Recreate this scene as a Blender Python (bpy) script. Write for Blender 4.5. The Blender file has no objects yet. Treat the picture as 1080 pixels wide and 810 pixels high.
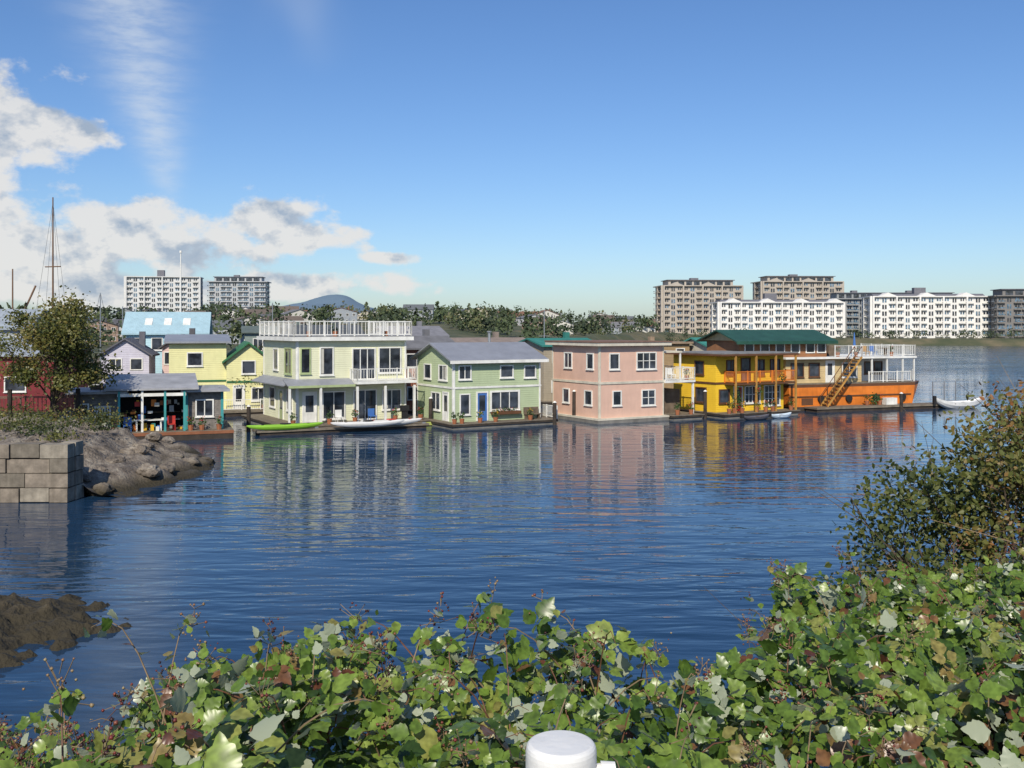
import bpy, math, random
import numpy as np
from mathutils import Vector, Matrix, noise
random.seed(7); rng=np.random.default_rng(7)
R=math.radians
scene=bpy.context.scene
def link(o): scene.collection.objects.link(o); return o
def nz(x,y,z=0.0): return noise.noise(Vector((x,y,z)))
def fb(x,y,s,o=4):
    a=1;t=0
    for i in range(o):
        t+=a*nz(x*s,y*s,i*7.3); a*=.5; s*=2.1
    return t
# ------------------------------------------------------------ materials
def newmat(name):
    m=bpy.data.materials.new(name); m.use_nodes=True
    nt=m.node_tree; b=nt.nodes['Principled BSDF']
    return m,nt,b
_mc={}
def mat(name,col,rough=.7,var=.18,scale=1.5,bump=0.15,bscale=20,siding=0,metal=0,vert=0,grime=.25,spec=.3):
    if name in _mc: return _mc[name]
    m,nt,b=newmat(name); L=nt.links; N=nt.nodes
    tc=N.new('ShaderNodeTexCoord')
    n=N.new('ShaderNodeTexNoise'); n.inputs['Scale'].default_value=scale; n.inputs['Detail'].default_value=4
    L.new(tc.outputs['Object'],n.inputs['Vector'])
    r=N.new('ShaderNodeValToRGB')
    r.color_ramp.elements[0].position=.3; r.color_ramp.elements[1].position=.7
    c=np.array(col)
    r.color_ramp.elements[0].color=(*np.clip(c*(1-var),0,1),1)
    r.color_ramp.elements[1].color=(*np.clip(c*(1+var*.5),0,1),1)
    L.new(n.outputs['Fac'],r.inputs['Fac'])
    mp=N.new('ShaderNodeMapping'); mp.inputs['Scale'].default_value=(3,3,.35)
    L.new(tc.outputs['Object'],mp.inputs['Vector'])
    n2=N.new('ShaderNodeTexNoise'); n2.inputs['Scale'].default_value=1.3; n2.inputs['Detail'].default_value=4
    L.new(mp.outputs[0],n2.inputs['Vector'])
    r2=N.new('ShaderNodeMapRange'); r2.inputs[1].default_value=.5; r2.inputs[2].default_value=.8; r2.inputs[4].default_value=grime
    L.new(n2.outputs['Fac'],r2.inputs[0])
    mx=N.new('ShaderNodeMix'); mx.data_type='RGBA'
    L.new(r2.outputs[0],mx.inputs[0]); L.new(r.outputs[0],mx.inputs[6])
    mx.inputs[7].default_value=(*(c*.45+np.array([.02,.018,.012])),1)
    L.new(mx.outputs[2],b.inputs['Base Color'])
    b.inputs['Roughness'].default_value=rough; b.inputs['Metallic'].default_value=metal
    b.inputs['Specular IOR Level'].default_value=spec
    n3=N.new('ShaderNodeTexNoise'); n3.inputs['Scale'].default_value=bscale; n3.inputs['Detail'].default_value=2
    L.new(tc.outputs['Object'],n3.inputs['Vector'])
    bp=N.new('ShaderNodeBump'); bp.inputs['Strength'].default_value=bump; bp.inputs['Distance'].default_value=.03
    L.new(n3.outputs['Fac'],bp.inputs['Height'])
    last=bp
    if siding or vert:
        s=N.new('ShaderNodeSeparateXYZ'); L.new(tc.outputs['Object'],s.inputs[0])
        if siding: src=s.outputs[2]
        else:
            a=N.new('ShaderNodeMath'); L.new(s.outputs[0],a.inputs[0]); L.new(s.outputs[1],a.inputs[1]); src=a.outputs[0]
        k=N.new('ShaderNodeMath'); k.operation='MULTIPLY'; L.new(src,k.inputs[0]); k.inputs[1].default_value=1/(siding or vert)
        f=N.new('ShaderNodeMath'); f.operation='FRACT'; L.new(k.outputs[0],f.inputs[0])
        i=N.new('ShaderNodeMath'); i.operation='SUBTRACT'; i.inputs[0].default_value=1; L.new(f.outputs[0],i.inputs[1])
        b2=N.new('ShaderNodeBump'); b2.inputs['Strength'].default_value=.9; b2.inputs['Distance'].default_value=.03
        L.new(i.outputs[0],b2.inputs['Height']); L.new(bp.outputs[0],b2.inputs['Normal']); last=b2
    L.new(last.outputs[0],b.inputs['Normal'])
    _mc[name]=m; return m
def glassmat(name,col,rough=.06):
    if name in _mc: return _mc[name]
    m,nt,b=newmat(name); L=nt.links; N=nt.nodes
    tc=N.new('ShaderNodeTexCoord'); n=N.new('ShaderNodeTexNoise'); n.inputs['Scale'].default_value=.9; n.inputs['Detail'].default_value=3
    L.new(tc.outputs['Object'],n.inputs['Vector'])
    r=N.new('ShaderNodeValToRGB'); c=np.array(col)
    r.color_ramp.elements[0].position=.4; r.color_ramp.elements[1].position=.62
    r.color_ramp.elements[0].color=(*(c*.5),1); r.color_ramp.elements[1].color=(*(c*2.2),1)
    L.new(n.outputs['Fac'],r.inputs['Fac']); L.new(r.outputs[0],b.inputs['Base Color'])
    b.inputs['Roughness'].default_value=rough; b.inputs['IOR'].default_value=1.5
    _mc[name]=m; return m
GL=glassmat('window_glass',(.03,.035,.045)); GB=glassmat('blue_glass',(.07,.12,.17))
WHT=mat('white_paint',(.76,.75,.70),.5); CUR=mat('curtain',(.5,.48,.42),.9)
WOOD=mat('weathered_wood',(.16,.12,.085),.85,.4,2,.4,12); DKW=mat('dark_wood',(.055,.043,.035),.85,.4,2,.4)
DECK=mat('deck_boards',(.24,.20,.15),.8,.3,2,.3,vert=.14); CONC=mat('concrete_float',(.2,.19,.17),.9,.3)
GREYR=mat('grey_metal_roof',(.27,.28,.31),.5,.15,1,.1,vert=.4,spec=.5); FELT=mat('felt_roof',(.22,.22,.22),.9,.3)
LGR=mat('light_grey_roof',(.36,.36,.37),.6,.25,1,.1,vert=.4)
DARK=mat('dark_interior',(.02,.02,.022),.8); BRN=mat('brown_trim',(.13,.06,.03),.6)
RED=mat('red_paint',(.45,.04,.03),.5); BLU=mat('blue_paint',(.06,.16,.42),.5); TEAL=mat('teal_paint',(.06,.3,.3),.5)
POT=mat('terracotta',(.35,.13,.06),.8); METAL=mat('galvanised',(.4,.41,.42),.4,metal=.6)
YELP=mat('yellow_paint',(.70,.42,.03),.5); ORG=mat('orange_paint',(.70,.2,.03),.5,.25,1,grime=.5)
OCH=mat('ochre_stair_paint',(.45,.24,.06),.6,.3)
# ------------------------------------------------------------ builder
BOXF=[(0,1,3,2),(4,6,7,5),(0,4,5,1),(2,3,7,6),(0,2,6,4),(1,5,7,3)]
class B:
    def __init__(s,name,loc=(0,0,0),rot=0):
        s.name=name; s.loc=loc; s.rot=R(rot); s.p={}
        s.w=0
    def add(s,part,m,V,F):
        k=(part,m.name)
        if k not in s.p: s.p[k]=([],[],m)
        v,f,_=s.p[k]; o=len(v); v.extend([tuple(a) for a in V]); f.extend([tuple(i+o for i in q) for q in F])
    def box(s,part,m,x0,x1,y0,y1,z0,z1):
        if x1<x0:x0,x1=x1,x0
        if y1<y0:y0,y1=y1,y0
        V=[(x,y,z) for x in (x0,x1) for y in (y0,y1) for z in (z0,z1)]
        s.add(part,m,V,BOXF)
    def prism(s,part,m,poly,axis,a0,a1):
        n=len(poly)
        f=(lambda a,b,z:(a,b,z)) if axis=='x' else (lambda a,b,z:(b,a,z))
        V=[f(a0,b,z) for b,z in poly]+[f(a1,b,z) for b,z in poly]
        F=[tuple(range(n))[::-1],tuple(range(n,2*n))]+[(i,(i+1)%n,n+(i+1)%n,n+i) for i in range(n)]
        s.add(part,m,V,F)
    def cyl(s,part,m,p0,p1,r,n=6,r1=None):
        p0=Vector(p0);p1=Vector(p1);d=(p1-p0).normalized()
        a=d.orthogonal().normalized();b=d.cross(a); r1=r if r1 is None else r1
        V=[];
        for q,rr in((p0,r),(p1,r1)):
            for i in range(n):
                t=2*math.pi*i/n; V.append(q+(a*math.cos(t)+b*math.sin(t))*rr)
        F=[(i,(i+1)%n,n+(i+1)%n,n+i) for i in range(n)]+[tuple(range(n))[::-1],tuple(range(n,2*n))]
        s.add(part,m,V,F)
    def fbox(s,part,m,face,u0,u1,z0,z1,o0,o1):
        if face=='F': s.box(part,m,u0,u1,s.fy-o1,s.fy-o0,z0,z1)
        elif face=='L': s.box(part,m,s.lx-o1,s.lx-o0,u0,u1,z0,z1)
        elif face=='R': s.box(part,m,s.rx+o0,s.rx+o1,u0,u1,z0,z1)
    fy=0;lx=0;rx=0
    def win(s,face,u0,u1,z0,z1,fm=None,nx=1,nzz=1,fw=.09,glass=None,curt=False,sill=True):
        fm=fm or WHT; glass=glass or GL
        s.fbox('windows',glass,face,u0,u1,z0,z1,-.04,.012)
        if curt: 
            a=u0+(u1-u0)*random.uniform(.02,.1); s.fbox('curtains',CUR,face,a,a+(u1-u0)*random.uniform(.2,.35),z0+.05,z1-.05,.012,.018)
        s.fbox('window_frames',fm,face,u0-fw,u0,z0-fw,z1+fw,-.02,.07); s.fbox('window_frames',fm,face,u1,u1+fw,z0-fw,z1+fw,-.02,.07)
        s.fbox('window_frames',fm,face,u0,u1,z1,z1+fw,-.02,.067); s.fbox('window_frames',fm,face,u0,u1,z0-fw,z0,-.02,.067)
        if sill: s.fbox('window_sills',fm,face,u0-fw-.04,u1+fw+.04,z0-fw-.06,z0-fw-.003,-.02,.12)
        for i in range(1,nx):
            u=u0+(u1-u0)*i/nx; s.fbox('window_frames',fm,face,u-.03,u+.03,z0,z1,.0,.05)
        for i in range(1,nzz):
            z=z0+(z1-z0)*i/nzz; s.fbox('window_frames',fm,face,u0,u1,z-.025,z+.025,.0,.045)
    def door(s,face,u0,u1,z0,z1,m,glass=True):
        s.fbox('door',m,face,u0,u1,z0,z1,-.02,.03)
        if glass: s.fbox('door_glass',GL,face,u0+.15,u1-.15,z0+(z1-z0)*.35,z1-.18,.03,.035)
        for a,b in((u0-.1,u0),(u1,u1+.1)): s.fbox('door_frame',WHT,face,a,b,z0,z1+.1,-.02,.07)
        s.fbox('door_frame',WHT,face,u0,u1,z1,z1+.1,-.02,.067)
    def rail(s,m,pts,z,h=1.0,sp=.16,post=1.6,t=.035,bal=True,part='railing'):
        for (a,b) in zip(pts[:-1],pts[1:]):
            a=Vector((a[0],a[1],0));b=Vector((b[0],b[1],0));Ln=(b-a).length
            for zz in (z+h,z+.12): s.cyl(part,m,(a.x,a.y,zz),(b.x,b.y,zz),t,4)
            n=max(1,round(Ln/post))
            for i in range(n+1):
                q=a.lerp(b,i/n); s.cyl(part,m,(q.x,q.y,z),(q.x,q.y,z+h+.06),t*1.5,4)
            if bal:
                n=max(1,round(Ln/sp))
                for i in range(n):
                    q=a.lerp(b,(i+.5)/n); s.cyl(part,m,(q.x,q.y,z+.12),(q.x,q.y,z+h),t*.45,3)
    def leaves(s,part,m,c,rad,n,size):
        c=np.array(c);rad=np.array(rad)
        d=rng.normal(size=(n,3)); d/=np.linalg.norm(d,axis=1)[:,None]; d*=(rng.random((n,1))**.45)
        P=c+d*rad
        V=[];F=[]
        for i,p in enumerate(P):
            a=rng.normal(size=3);a/=np.linalg.norm(a);b=np.cross(a,rng.normal(size=3));b/=np.linalg.norm(b)
            k=size*rng.uniform(.6,1.3)
            V+= [p-a*k,p+b*k*.6,p+a*k,p-b*k*.6]; F.append((4*i,4*i+1,4*i+2,4*i+3))
        s.add(part,m,V,F)
    def pot(s,x,y,z,h=.4,flower=None):
        s.cyl('plant_pot',POT,(x,y,z),(x,y,z+h),.14,8,.2)
        s.leaves('pot_plant',LEAFM,(x,y,z+h+.25),(.3,.3,.35),60,.08)
        if flower: s.leaves('flowers',flower,(x,y,z+h+.4),(.28,.28,.2),25,.05)
    def chair(s,x,y,z,m):
        s.box('deck_chair',m,x-.25,x+.25,y-.25,y+.25,z+.4,z+.45); s.box('deck_chair',m,x-.25,x+.25,y+.22,y+.27,z+.45,z+.95)
        for a in(-.22,.22):
            for b in(-.22,.22): s.cyl('deck_chair',m,(x+a,y+b,z),(x+a,y+b,z+.4),.025,4)
    def gable(s,part,m,x0,x1,y0,y1,z0,z1,t=.14,ov=.35,axis='x',wallm=None):
        if axis=='x': b0,b1,a0,a1=y0,y1,x0,x1
        else: b0,b1,a0,a1=x0,x1,y0,y1
        mid=(b0+b1)/2; sl=(z1-z0)/(mid-b0)
        e0=b0-ov;e1=b1+ov;ze=z0-ov*sl
        for poly in ([(e0,ze),(e0,ze+t),(mid,z1+t),(mid,z1)],[(mid,z1),(mid,z1+t),(e1,ze+t),(e1,ze)]):
            s.prism(part,m,poly,axis,a0-ov,a1+ov)
        if wallm: s.prism('gable_wall',wallm,[(b0,z0),(mid,z1-.003),(b1,z0)],axis,a0,a1)
    def finish(s,single=False):
        if single:
            V=[];F=[];mi=[];ms=[]
            for (p,mn),(v,f,m) in s.p.items():
                if m not in ms: ms.append(m)
                o=len(V);V+=v;F+=[tuple(i+o for i in q) for q in f];mi+=[ms.index(m)]*len(f)
            me=bpy.data.meshes.new(s.name);me.from_pydata(V,[],F)
            for m in ms: me.materials.append(m)
            me.polygons.foreach_set('material_index',mi)
            o=link(bpy.data.objects.new(s.name,me)); o.location=s.loc;o.rotation_euler[2]=s.rot; return o
        e=link(bpy.data.objects.new(s.name,None)); e.location=s.loc; e.rotation_euler[2]=s.rot; e.empty_display_size=.5
        g={}
        for (p,mn),(v,f,m) in s.p.items(): g.setdefault(p,[]).append((v,f,m))
        for p,L in g.items():
            V=[];F=[];mi=[];me=bpy.data.meshes.new(p)
            for i,(v,f,m) in enumerate(L):
                o=len(V);V+=v;F+=[tuple(j+o for j in q) for q in f];mi+=[i]*len(f)
            me.from_pydata(V,[],F)
            for _,_,m in L: me.materials.append(m)
            me.polygons.foreach_set('material_index',mi)
            ob=link(bpy.data.objects.new(p,me)); ob.parent=e
        return e
def trimesh(name,V,T,m,rnd=None,smooth=False):
    me=bpy.data.meshes.new(name); V=np.asarray(V,np.float32);T=np.asarray(T,np.int32)
    me.vertices.add(len(V)); me.vertices.foreach_set('co',V.ravel())
    me.loops.add(T.size); me.loops.foreach_set('vertex_index',T.ravel())
    me.polygons.add(len(T)); me.polygons.foreach_set('loop_start',np.arange(0,T.size,T.shape[1],dtype=np.int32))
    if smooth: me.polygons.foreach_set('use_smooth',np.ones(len(T),bool))
    if rnd is not None:
        at=me.attributes.new('rnd','FLOAT','POINT'); at.data.foreach_set('value',np.asarray(rnd,np.float32))
    me.materials.append(m); me.update(); me.validate()
    return link(bpy.data.objects.new(name,me))
def inst(TV,TT,P,Rm,S,r):
    n=len(P); V=np.einsum('nij,vj->nvi',Rm,TV)*S[:,None,None]+P[:,None,:]
    T=TT[None]+(np.arange(n)*len(TV))[:,None,None]
    return V.reshape(-1,3),T.reshape(-1,TT.shape[1]),np.repeat(r,len(TV))
def rots(n,bias=(0,0,1),spread=.6):
    z=rng.normal(size=(n,3))*spread+np.array(bias); z/=np.linalg.norm(z,axis=1)[:,None]
    t=rng.normal(size=(n,3)); x=np.cross(t,z); x/=np.linalg.norm(x,axis=1)[:,None]; y=np.cross(z,x)
    return np.stack([x,y,z],axis=2)
def leafmat(name,stops,back=None,rough=.45,trans=.25):
    m,nt,b=newmat(name);L=nt.links;N=nt.nodes
    a=N.new('ShaderNodeAttribute');a.attribute_name='rnd'
    r=N.new('ShaderNodeValToRGB'); e=r.color_ramp.elements
    e[0].position=stops[0][0];e[0].color=(*stops[0][1],1);e[1].position=stops[-1][0];e[1].color=(*stops[-1][1],1)
    for p,c in stops[1:-1]:
        q=e.new(p);q.color=(*c,1)
    L.new(a.outputs['Fac'],r.inputs['Fac'])
    out=r.outputs[0]
    if back:
        tc=N.new('ShaderNodeTexCoord');n=N.new('ShaderNodeTexNoise');n.inputs['Scale'].default_value=45;n.inputs['Detail'].default_value=1;L.new(tc.outputs['Object'],n.inputs['Vector'])
        mr=N.new('ShaderNodeMapRange');mr.inputs[1].default_value=.3;mr.inputs[2].default_value=.7;mr.inputs[3].default_value=.65;mr.inputs[4].default_value=1.25
        L.new(n.outputs['Fac'],mr.inputs[0])
        hs=N.new('ShaderNodeHueSaturation');L.new(r.outputs[0],hs.inputs['Color']);L.new(mr.outputs[0],hs.inputs['Value'])
        out=hs.outputs[0]
        g=N.new('ShaderNodeNewGeometry');mx=N.new('ShaderNodeMix');mx.data_type='RGBA'
        L.new(g.outputs['Backfacing'],mx.inputs[0]);L.new(out,mx.inputs[6]);mx.inputs[7].default_value=(*back,1);out=mx.outputs[2]
    L.new(out,b.inputs['Base Color']);b.inputs['Roughness'].default_value=rough;b.inputs['Specular IOR Level'].default_value=.4
    if trans>0:
        t=N.new('ShaderNodeBsdfTranslucent');L.new(out,t.inputs['Color']);ms=N.new('ShaderNodeMixShader');ms.inputs[0].default_value=trans
        L.new(b.outputs[0],ms.inputs[1]);L.new(t.outputs[0],ms.inputs[2]);L.new(ms.outputs[0],N['Material Output'].inputs[0])
    return m
LEAFM=mat('pot_foliage',(.05,.1,.025),.6,.5,8)
# ------------------------------------------------------------ camera
H=7.4
cam=bpy.data.cameras.new('camera');cam.lens=35;cam.sensor_width=36;cam.shift_y=-60/1080;cam.clip_end=30000;cam.clip_start=.05
co=link(bpy.data.objects.new('camera',cam));co.location=(0,0,H);co.rotation_euler=(R(90),0,0);scene.camera=co
# ------------------------------------------------------------ light
EL=40;AZ=190
sd=Vector((math.sin(R(AZ))*math.cos(R(EL)),math.cos(R(AZ))*math.cos(R(EL)),math.sin(R(EL))))
sl=bpy.data.lights.new('sun','SUN');sl.energy=4.6;sl.angle=R(.53);sl.color=(1,.92,.78)
so=link(bpy.data.objects.new('sun',sl));so.rotation_euler=(-sd).to_track_quat('-Z','Y').to_euler();so.location=(0,-20,60)
scene.view_settings.view_transform='Standard';scene.view_settings.look='None';scene.view_settings.exposure=0
# ------------------------------------------------------------ world
w=bpy.data.worlds.new('World');scene.world=w;w.use_nodes=True;nt=w.node_tree;N=nt.nodes;L=nt.links
bg=N['Background'];bg.inputs['Strength'].default_value=.1
sky=N.new('ShaderNodeTexSky');sky.sky_type='NISHITA';sky.sun_disc=False;sky.sun_elevation=R(EL);sky.sun_rotation=R(AZ)
sky.altitude=0;sky.air_density=1.0;sky.dust_density=.6;sky.ozone_density=2.0
tc=N.new('ShaderNodeTexCoord')
def Mt(op,a,b=None,c=None,cl=False):
    n=N.new('ShaderNodeMath');n.operation=op;n.use_clamp=cl
    for i,v in enumerate((a,b,c)):
        if v is None: continue
        if isinstance(v,(int,float)): n.inputs[i].default_value=v
        else: L.new(v,n.inputs[i])
    return n.outputs[0]
sx=N.new('ShaderNodeSeparateXYZ');L.new(tc.outputs['Generated'],sx.inputs[0])
az=Mt('ARCTAN2',sx.outputs[0],sx.outputs[1])
hor=Mt('SQRT',Mt('ADD',Mt('MULTIPLY',sx.outputs[0],sx.outputs[0]),Mt('MULTIPLY',sx.outputs[1],sx.outputs[1])))
el=Mt('DIVIDE',sx.outputs[2],Mt('MAXIMUM',hor,.01))
def nois(da,de,scale,det,sa=1,se=1,rough=.55):
    cb=N.new('ShaderNodeCombineXYZ');L.new(Mt('MULTIPLY',Mt('ADD',az,da),sa),cb.inputs[0]);L.new(Mt('MULTIPLY',Mt('ADD',el,de),se),cb.inputs[1])
    n=N.new('ShaderNodeTexNoise');n.inputs['Scale'].default_value=scale;n.inputs['Detail'].default_value=det;n.inputs['Roughness'].default_value=rough
    n.noise_dimensions='2D'
    L.new(cb.outputs[0],n.inputs['Vector']);return n.outputs['Fac']
n1=nois(0,0,15,7,1,1.5,.58);n1b=nois(-.008,-.014,15,5,1,1.5,.58);nbig=nois(3,1,5,2,1,1.5)
blobs=[(-30,128,130,52),(85,138,50,20),(-20,215,85,42),(40,262,170,46),(190,262,130,30),(282,232,46,32),(325,252,62,22),(110,240,85,32),(320,302,120,16),(20,300,230,26),(410,272,26,7)]
tot=None
for px,py,rx,ry in blobs:
    a0=math.atan((px-540)/1050);c=math.cos(a0);e0=(345-py)/1050*c;ra=rx/1050*c*c;re=ry/1050*c
    da=Mt('DIVIDE',Mt('SUBTRACT',az,a0),ra);de=Mt('DIVIDE',Mt('SUBTRACT',el,e0),re)
    d=Mt('SUBTRACT',1,Mt('SQRT',Mt('ADD',Mt('MULTIPLY',da,da),Mt('MULTIPLY',de,de))))
    tot=d if tot is None else Mt('SMOOTH_MAX',tot,d,.15)
tot=Mt('MAXIMUM',tot,-1.2)
dens=Mt('ADD',Mt('ADD',Mt('MULTIPLY',tot,.95),.14),Mt('MULTIPLY',Mt('SUBTRACT',n1,.5),2.5))
def sstep(v,a,b,lo=0,hi=1):
    n=N.new('ShaderNodeMapRange');n.interpolation_type='SMOOTHSTEP';L.new(v,n.inputs[0]);n.inputs[1].default_value=a;n.inputs[2].default_value=b;n.inputs[3].default_value=lo;n.inputs[4].default_value=hi;return n.outputs[0]
alpha=sstep(dens,0,.5,0,.93)
shade=Mt('ADD',Mt('ADD',.66,Mt('MULTIPLY',Mt('SUBTRACT',n1,n1b),4.2)),Mt('MULTIPLY',Mt('SUBTRACT',nbig,.5),1.6),cl=True)
shade=Mt('ADD',shade,sstep(dens,.8,0,0,.35),cl=True)
shade=Mt('SUBTRACT',shade,sstep(el,.15,.22,0,.25),cl=True)
cc=N.new('ShaderNodeValToRGB');cc.color_ramp.elements[0].color=(.46,.56,.70,1);cc.color_ramp.elements[1].color=(1,.99,.97,1);cc.color_ramp.elements[1].position=.85
L.new(shade,cc.inputs['Fac'])
cs=N.new('ShaderNodeVectorMath');cs.operation='SCALE';L.new(cc.outputs[0],cs.inputs[0]);cs.inputs['Scale'].default_value=7.9
cen=Mt('ADD',R(-18.9),Mt('MULTIPLY',Mt('SUBTRACT',el,.12),-.22))
wd=Mt('MAXIMUM',Mt('ADD',.008,Mt('MULTIPLY',Mt('SUBTRACT',el,.11),.2)),.006)
q=Mt('DIVIDE',Mt('SUBTRACT',az,cen),wd);g=Mt('EXPONENT',Mt('MULTIPLY',Mt('MULTIPLY',q,q),-1))
fib=nois(0,0,6,5,4,14,.6);fib2=nois(1,2,3,3)
cir=Mt('MULTIPLY',Mt('MULTIPLY',g,sstep(fib,.25,.75,.4,1)),sstep(el,.09,.17,0,.58))
q2=Mt('DIVIDE',Mt('SUBTRACT',az,R(-12.3)),.035);g2=Mt('EXPONENT',Mt('MULTIPLY',Mt('MULTIPLY',q2,q2),-1))
cir=Mt('ADD',cir,Mt('MULTIPLY',Mt('MULTIPLY',g2,sstep(fib2,.4,.7,0,.3)),sstep(el,.08,.2,0,1)),cl=True)
hs=N.new('ShaderNodeHueSaturation');hs.inputs['Saturation'].default_value=1.12;L.new(sky.outputs[0],hs.inputs['Color'])
tint=N.new('ShaderNodeVectorMath');tint.operation='MULTIPLY';L.new(hs.outputs[0],tint.inputs[0]);tint.inputs[1].default_value=(.86,1.0,1.24)
m1=N.new('ShaderNodeMix');m1.data_type='RGBA';L.new(cir,m1.inputs[0]);L.new(tint.outputs[0],m1.inputs[6]);m1.inputs[7].default_value=(7,7.6,8.2,1)
m2=N.new('ShaderNodeMix');m2.data_type='RGBA';L.new(alpha,m2.inputs[0]);L.new(m1.outputs[2],m2.inputs[6]);L.new(cs.outputs[0],m2.inputs[7])
L.new(m2.outputs[2],bg.inputs['Color'])
# ------------------------------------------------------------ water
m,nt2,b=newmat('water');Lw=nt2.links;Nw=nt2.nodes
b.inputs['Base Color'].default_value=(.012,.038,.082,1);b.inputs['Roughness'].default_value=.02;b.inputs['IOR'].default_value=1.36
g=Nw.new('ShaderNodeNewGeometry')
def wn(scale,sx,sy,det,rot=0,dist=0):
    mp=Nw.new('ShaderNodeMapping');mp.inputs['Scale'].default_value=(sx,sy,1);mp.inputs['Rotation'].default_value=(0,0,R(rot));Lw.new(g.outputs['Position'],mp.inputs['Vector'])
    n=Nw.new('ShaderNodeTexNoise');n.inputs['Scale'].default_value=scale;n.inputs['Detail'].default_value=det;n.inputs['Distortion'].default_value=dist;Lw.new(mp.outputs[0],n.inputs['Vector']);return n.outputs['Fac']
a=wn(.8,.45,1.5,2,8,.3);c=wn(3.0,.5,1.4,2,-12);d=wn(.1,.5,1,2)
def wm(op,x,y):
    n=Nw.new('ShaderNodeMath');n.operation=op
    for i,v in enumerate((x,y)):
        if isinstance(v,(int,float)): n.inputs[i].default_value=v
        else: Lw.new(v,n.inputs[i])
    return n.outputs[0]
hgt=wm('ADD',wm('MULTIPLY',a,.056),wm('MULTIPLY',c,.0085))
s=Nw.new('ShaderNodeSeparateXYZ');Lw.new(g.outputs['Position'],s.inputs[0])
mr=Nw.new('ShaderNodeMapRange');Lw.new(s.outputs[1],mr.inputs[0]);mr.inputs[1].default_value=88;mr.inputs[2].default_value=130;mr.inputs[3].default_value=1;mr.inputs[4].default_value=5.0
mn=Nw.new('ShaderNodeMapRange');Lw.new(s.outputs[1],mn.inputs[0]);mn.inputs[1].default_value=25;mn.inputs[2].default_value=60;mn.inputs[3].default_value=1.35;mn.inputs[4].default_value=.85
pt=Nw.new('ShaderNodeMapRange');Lw.new(d,pt.inputs[0]);pt.inputs[1].default_value=.35;pt.inputs[2].default_value=.65;pt.inputs[3].default_value=.45;pt.inputs[4].default_value=1.3
hgt=wm('MULTIPLY',hgt,wm('MULTIPLY',wm('MULTIPLY',mr.outputs[0],mn.outputs[0]),pt.outputs[0]))
bp=Nw.new('ShaderNodeBump');bp.inputs['Strength'].default_value=1;bp.inputs['Distance'].default_value=1.0;Lw.new(hgt,bp.inputs['Height']);Lw.new(bp.outputs[0],b.inputs['Normal'])
WATER=m
V=[(-9000,-200,0),(9000,-200,0),(9000,15000,0),(-9000,15000,0)]
me=bpy.data.meshes.new('water');me.from_pydata(V,[],[(0,1,2,3)]);me.materials.append(WATER);link(bpy.data.objects.new('water',me))
# ------------------------------------------------------------ ground materials
def groundmat(name,c1,c2,c3,scale,wet=False,bump=.6,wz=(.15,.6)):
    m,nt,b=newmat(name);L=nt.links;N=nt.nodes
    g=N.new('ShaderNodeNewGeometry')
    n=N.new('ShaderNodeTexNoise');n.inputs['Scale'].default_value=scale;n.inputs['Detail'].default_value=7;n.inputs['Roughness'].default_value=.65;L.new(g.outputs['Position'],n.inputs['Vector'])
    r=N.new('ShaderNodeValToRGB');e=r.color_ramp.elements;e[0].position=.32;e[0].color=(*c1,1);e[1].position=.68;e[1].color=(*c3,1);q=e.new(.5);q.color=(*c2,1)
    L.new(n.outputs['Fac'],r.inputs['Fac']);out=r.outputs[0]
    if wet:
        s=N.new('ShaderNodeSeparateXYZ');L.new(g.outputs['Position'],s.inputs[0]);
        zz=N.new('ShaderNodeMath');zz.operation='MULTIPLY_ADD';L.new(n.outputs['Fac'],zz.inputs[0]);zz.inputs[1].default_value=-.5;L.new(s.outputs[2],zz.inputs[2])
        k=N.new('ShaderNodeMapRange');L.new(zz.outputs[0],k.inputs[0]);k.inputs[1].default_value=wz[0]-.25;k.inputs[2].default_value=wz[1]-.25
        mx=N.new('ShaderNodeMix');mx.data_type='RGBA';L.new(k.outputs[0],mx.inputs[0]);mx.inputs[6].default_value=(.035,.028,.014,1);L.new(out,mx.inputs[7]);out=mx.outputs[2]
    L.new(out,b.inputs['Base Color']);b.inputs['Roughness'].default_value=.85
    bp=N.new('ShaderNodeBump');bp.inputs['Strength'].default_value=bump;bp.inputs['Distance'].default_value=.1;n2=N.new('ShaderNodeTexNoise');n2.inputs['Scale'].default_value=scale*5;n2.inputs['Detail'].default_value=6;L.new(g.outputs['Position'],n2.inputs['Vector']);L.new(n2.outputs['Fac'],bp.inputs['Height']);L.new(bp.outputs[0],b.inputs['Normal'])
    return m
SOIL=groundmat('soil',(.02,.018,.01),(.04,.035,.018),(.05,.06,.02),3)
ROCK=groundmat('rock',(.06,.048,.035),(.17,.14,.11),(.33,.29,.23),1.6,True,1.0)
WROCK=groundmat('kelp_covered_rock',(.03,.022,.012),(.09,.07,.04),(.24,.2,.14),1.8,True,1.0,(.3,.7))
FARG=groundmat('far_grass',(.035,.055,.02),(.08,.085,.04),(.19,.15,.085),.05,False,.2)
def grid(name,x0,x1,nx,y0,y1,ny,f,m,smooth=True):
    xs=np.linspace(x0,x1,nx);ys=np.linspace(y0,y1,ny) if not isinstance(ny,np.ndarray) else ny; ny=len(ys)
    V=[(x,y,f(x,y)) for y in ys for x in xs]
    F=[(j*nx+i,j*nx+i+1,(j+1)*nx+i+1,(j+1)*nx+i) for j in range(ny-1) for i in range(nx-1)]
    return trimesh(name,V,F,m,smooth=smooth)
def sm(t): t=max(0,min(1,t)); return t*t*(3-2*t)
def bank(x,y):
    ye=y-9*sm((-x-12)/6)-3*sm((x-8)/10)
    return float(np.interp(ye,[-60,1.0,1.8,4,13,16,40],[5.8,5.8,5.3,4.7,.1,-1.2,-4]))+.12*fb(x,y,.8)
grid('bank_ground',-70,70,150,-60,40,120,bank,SOIL)
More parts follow.
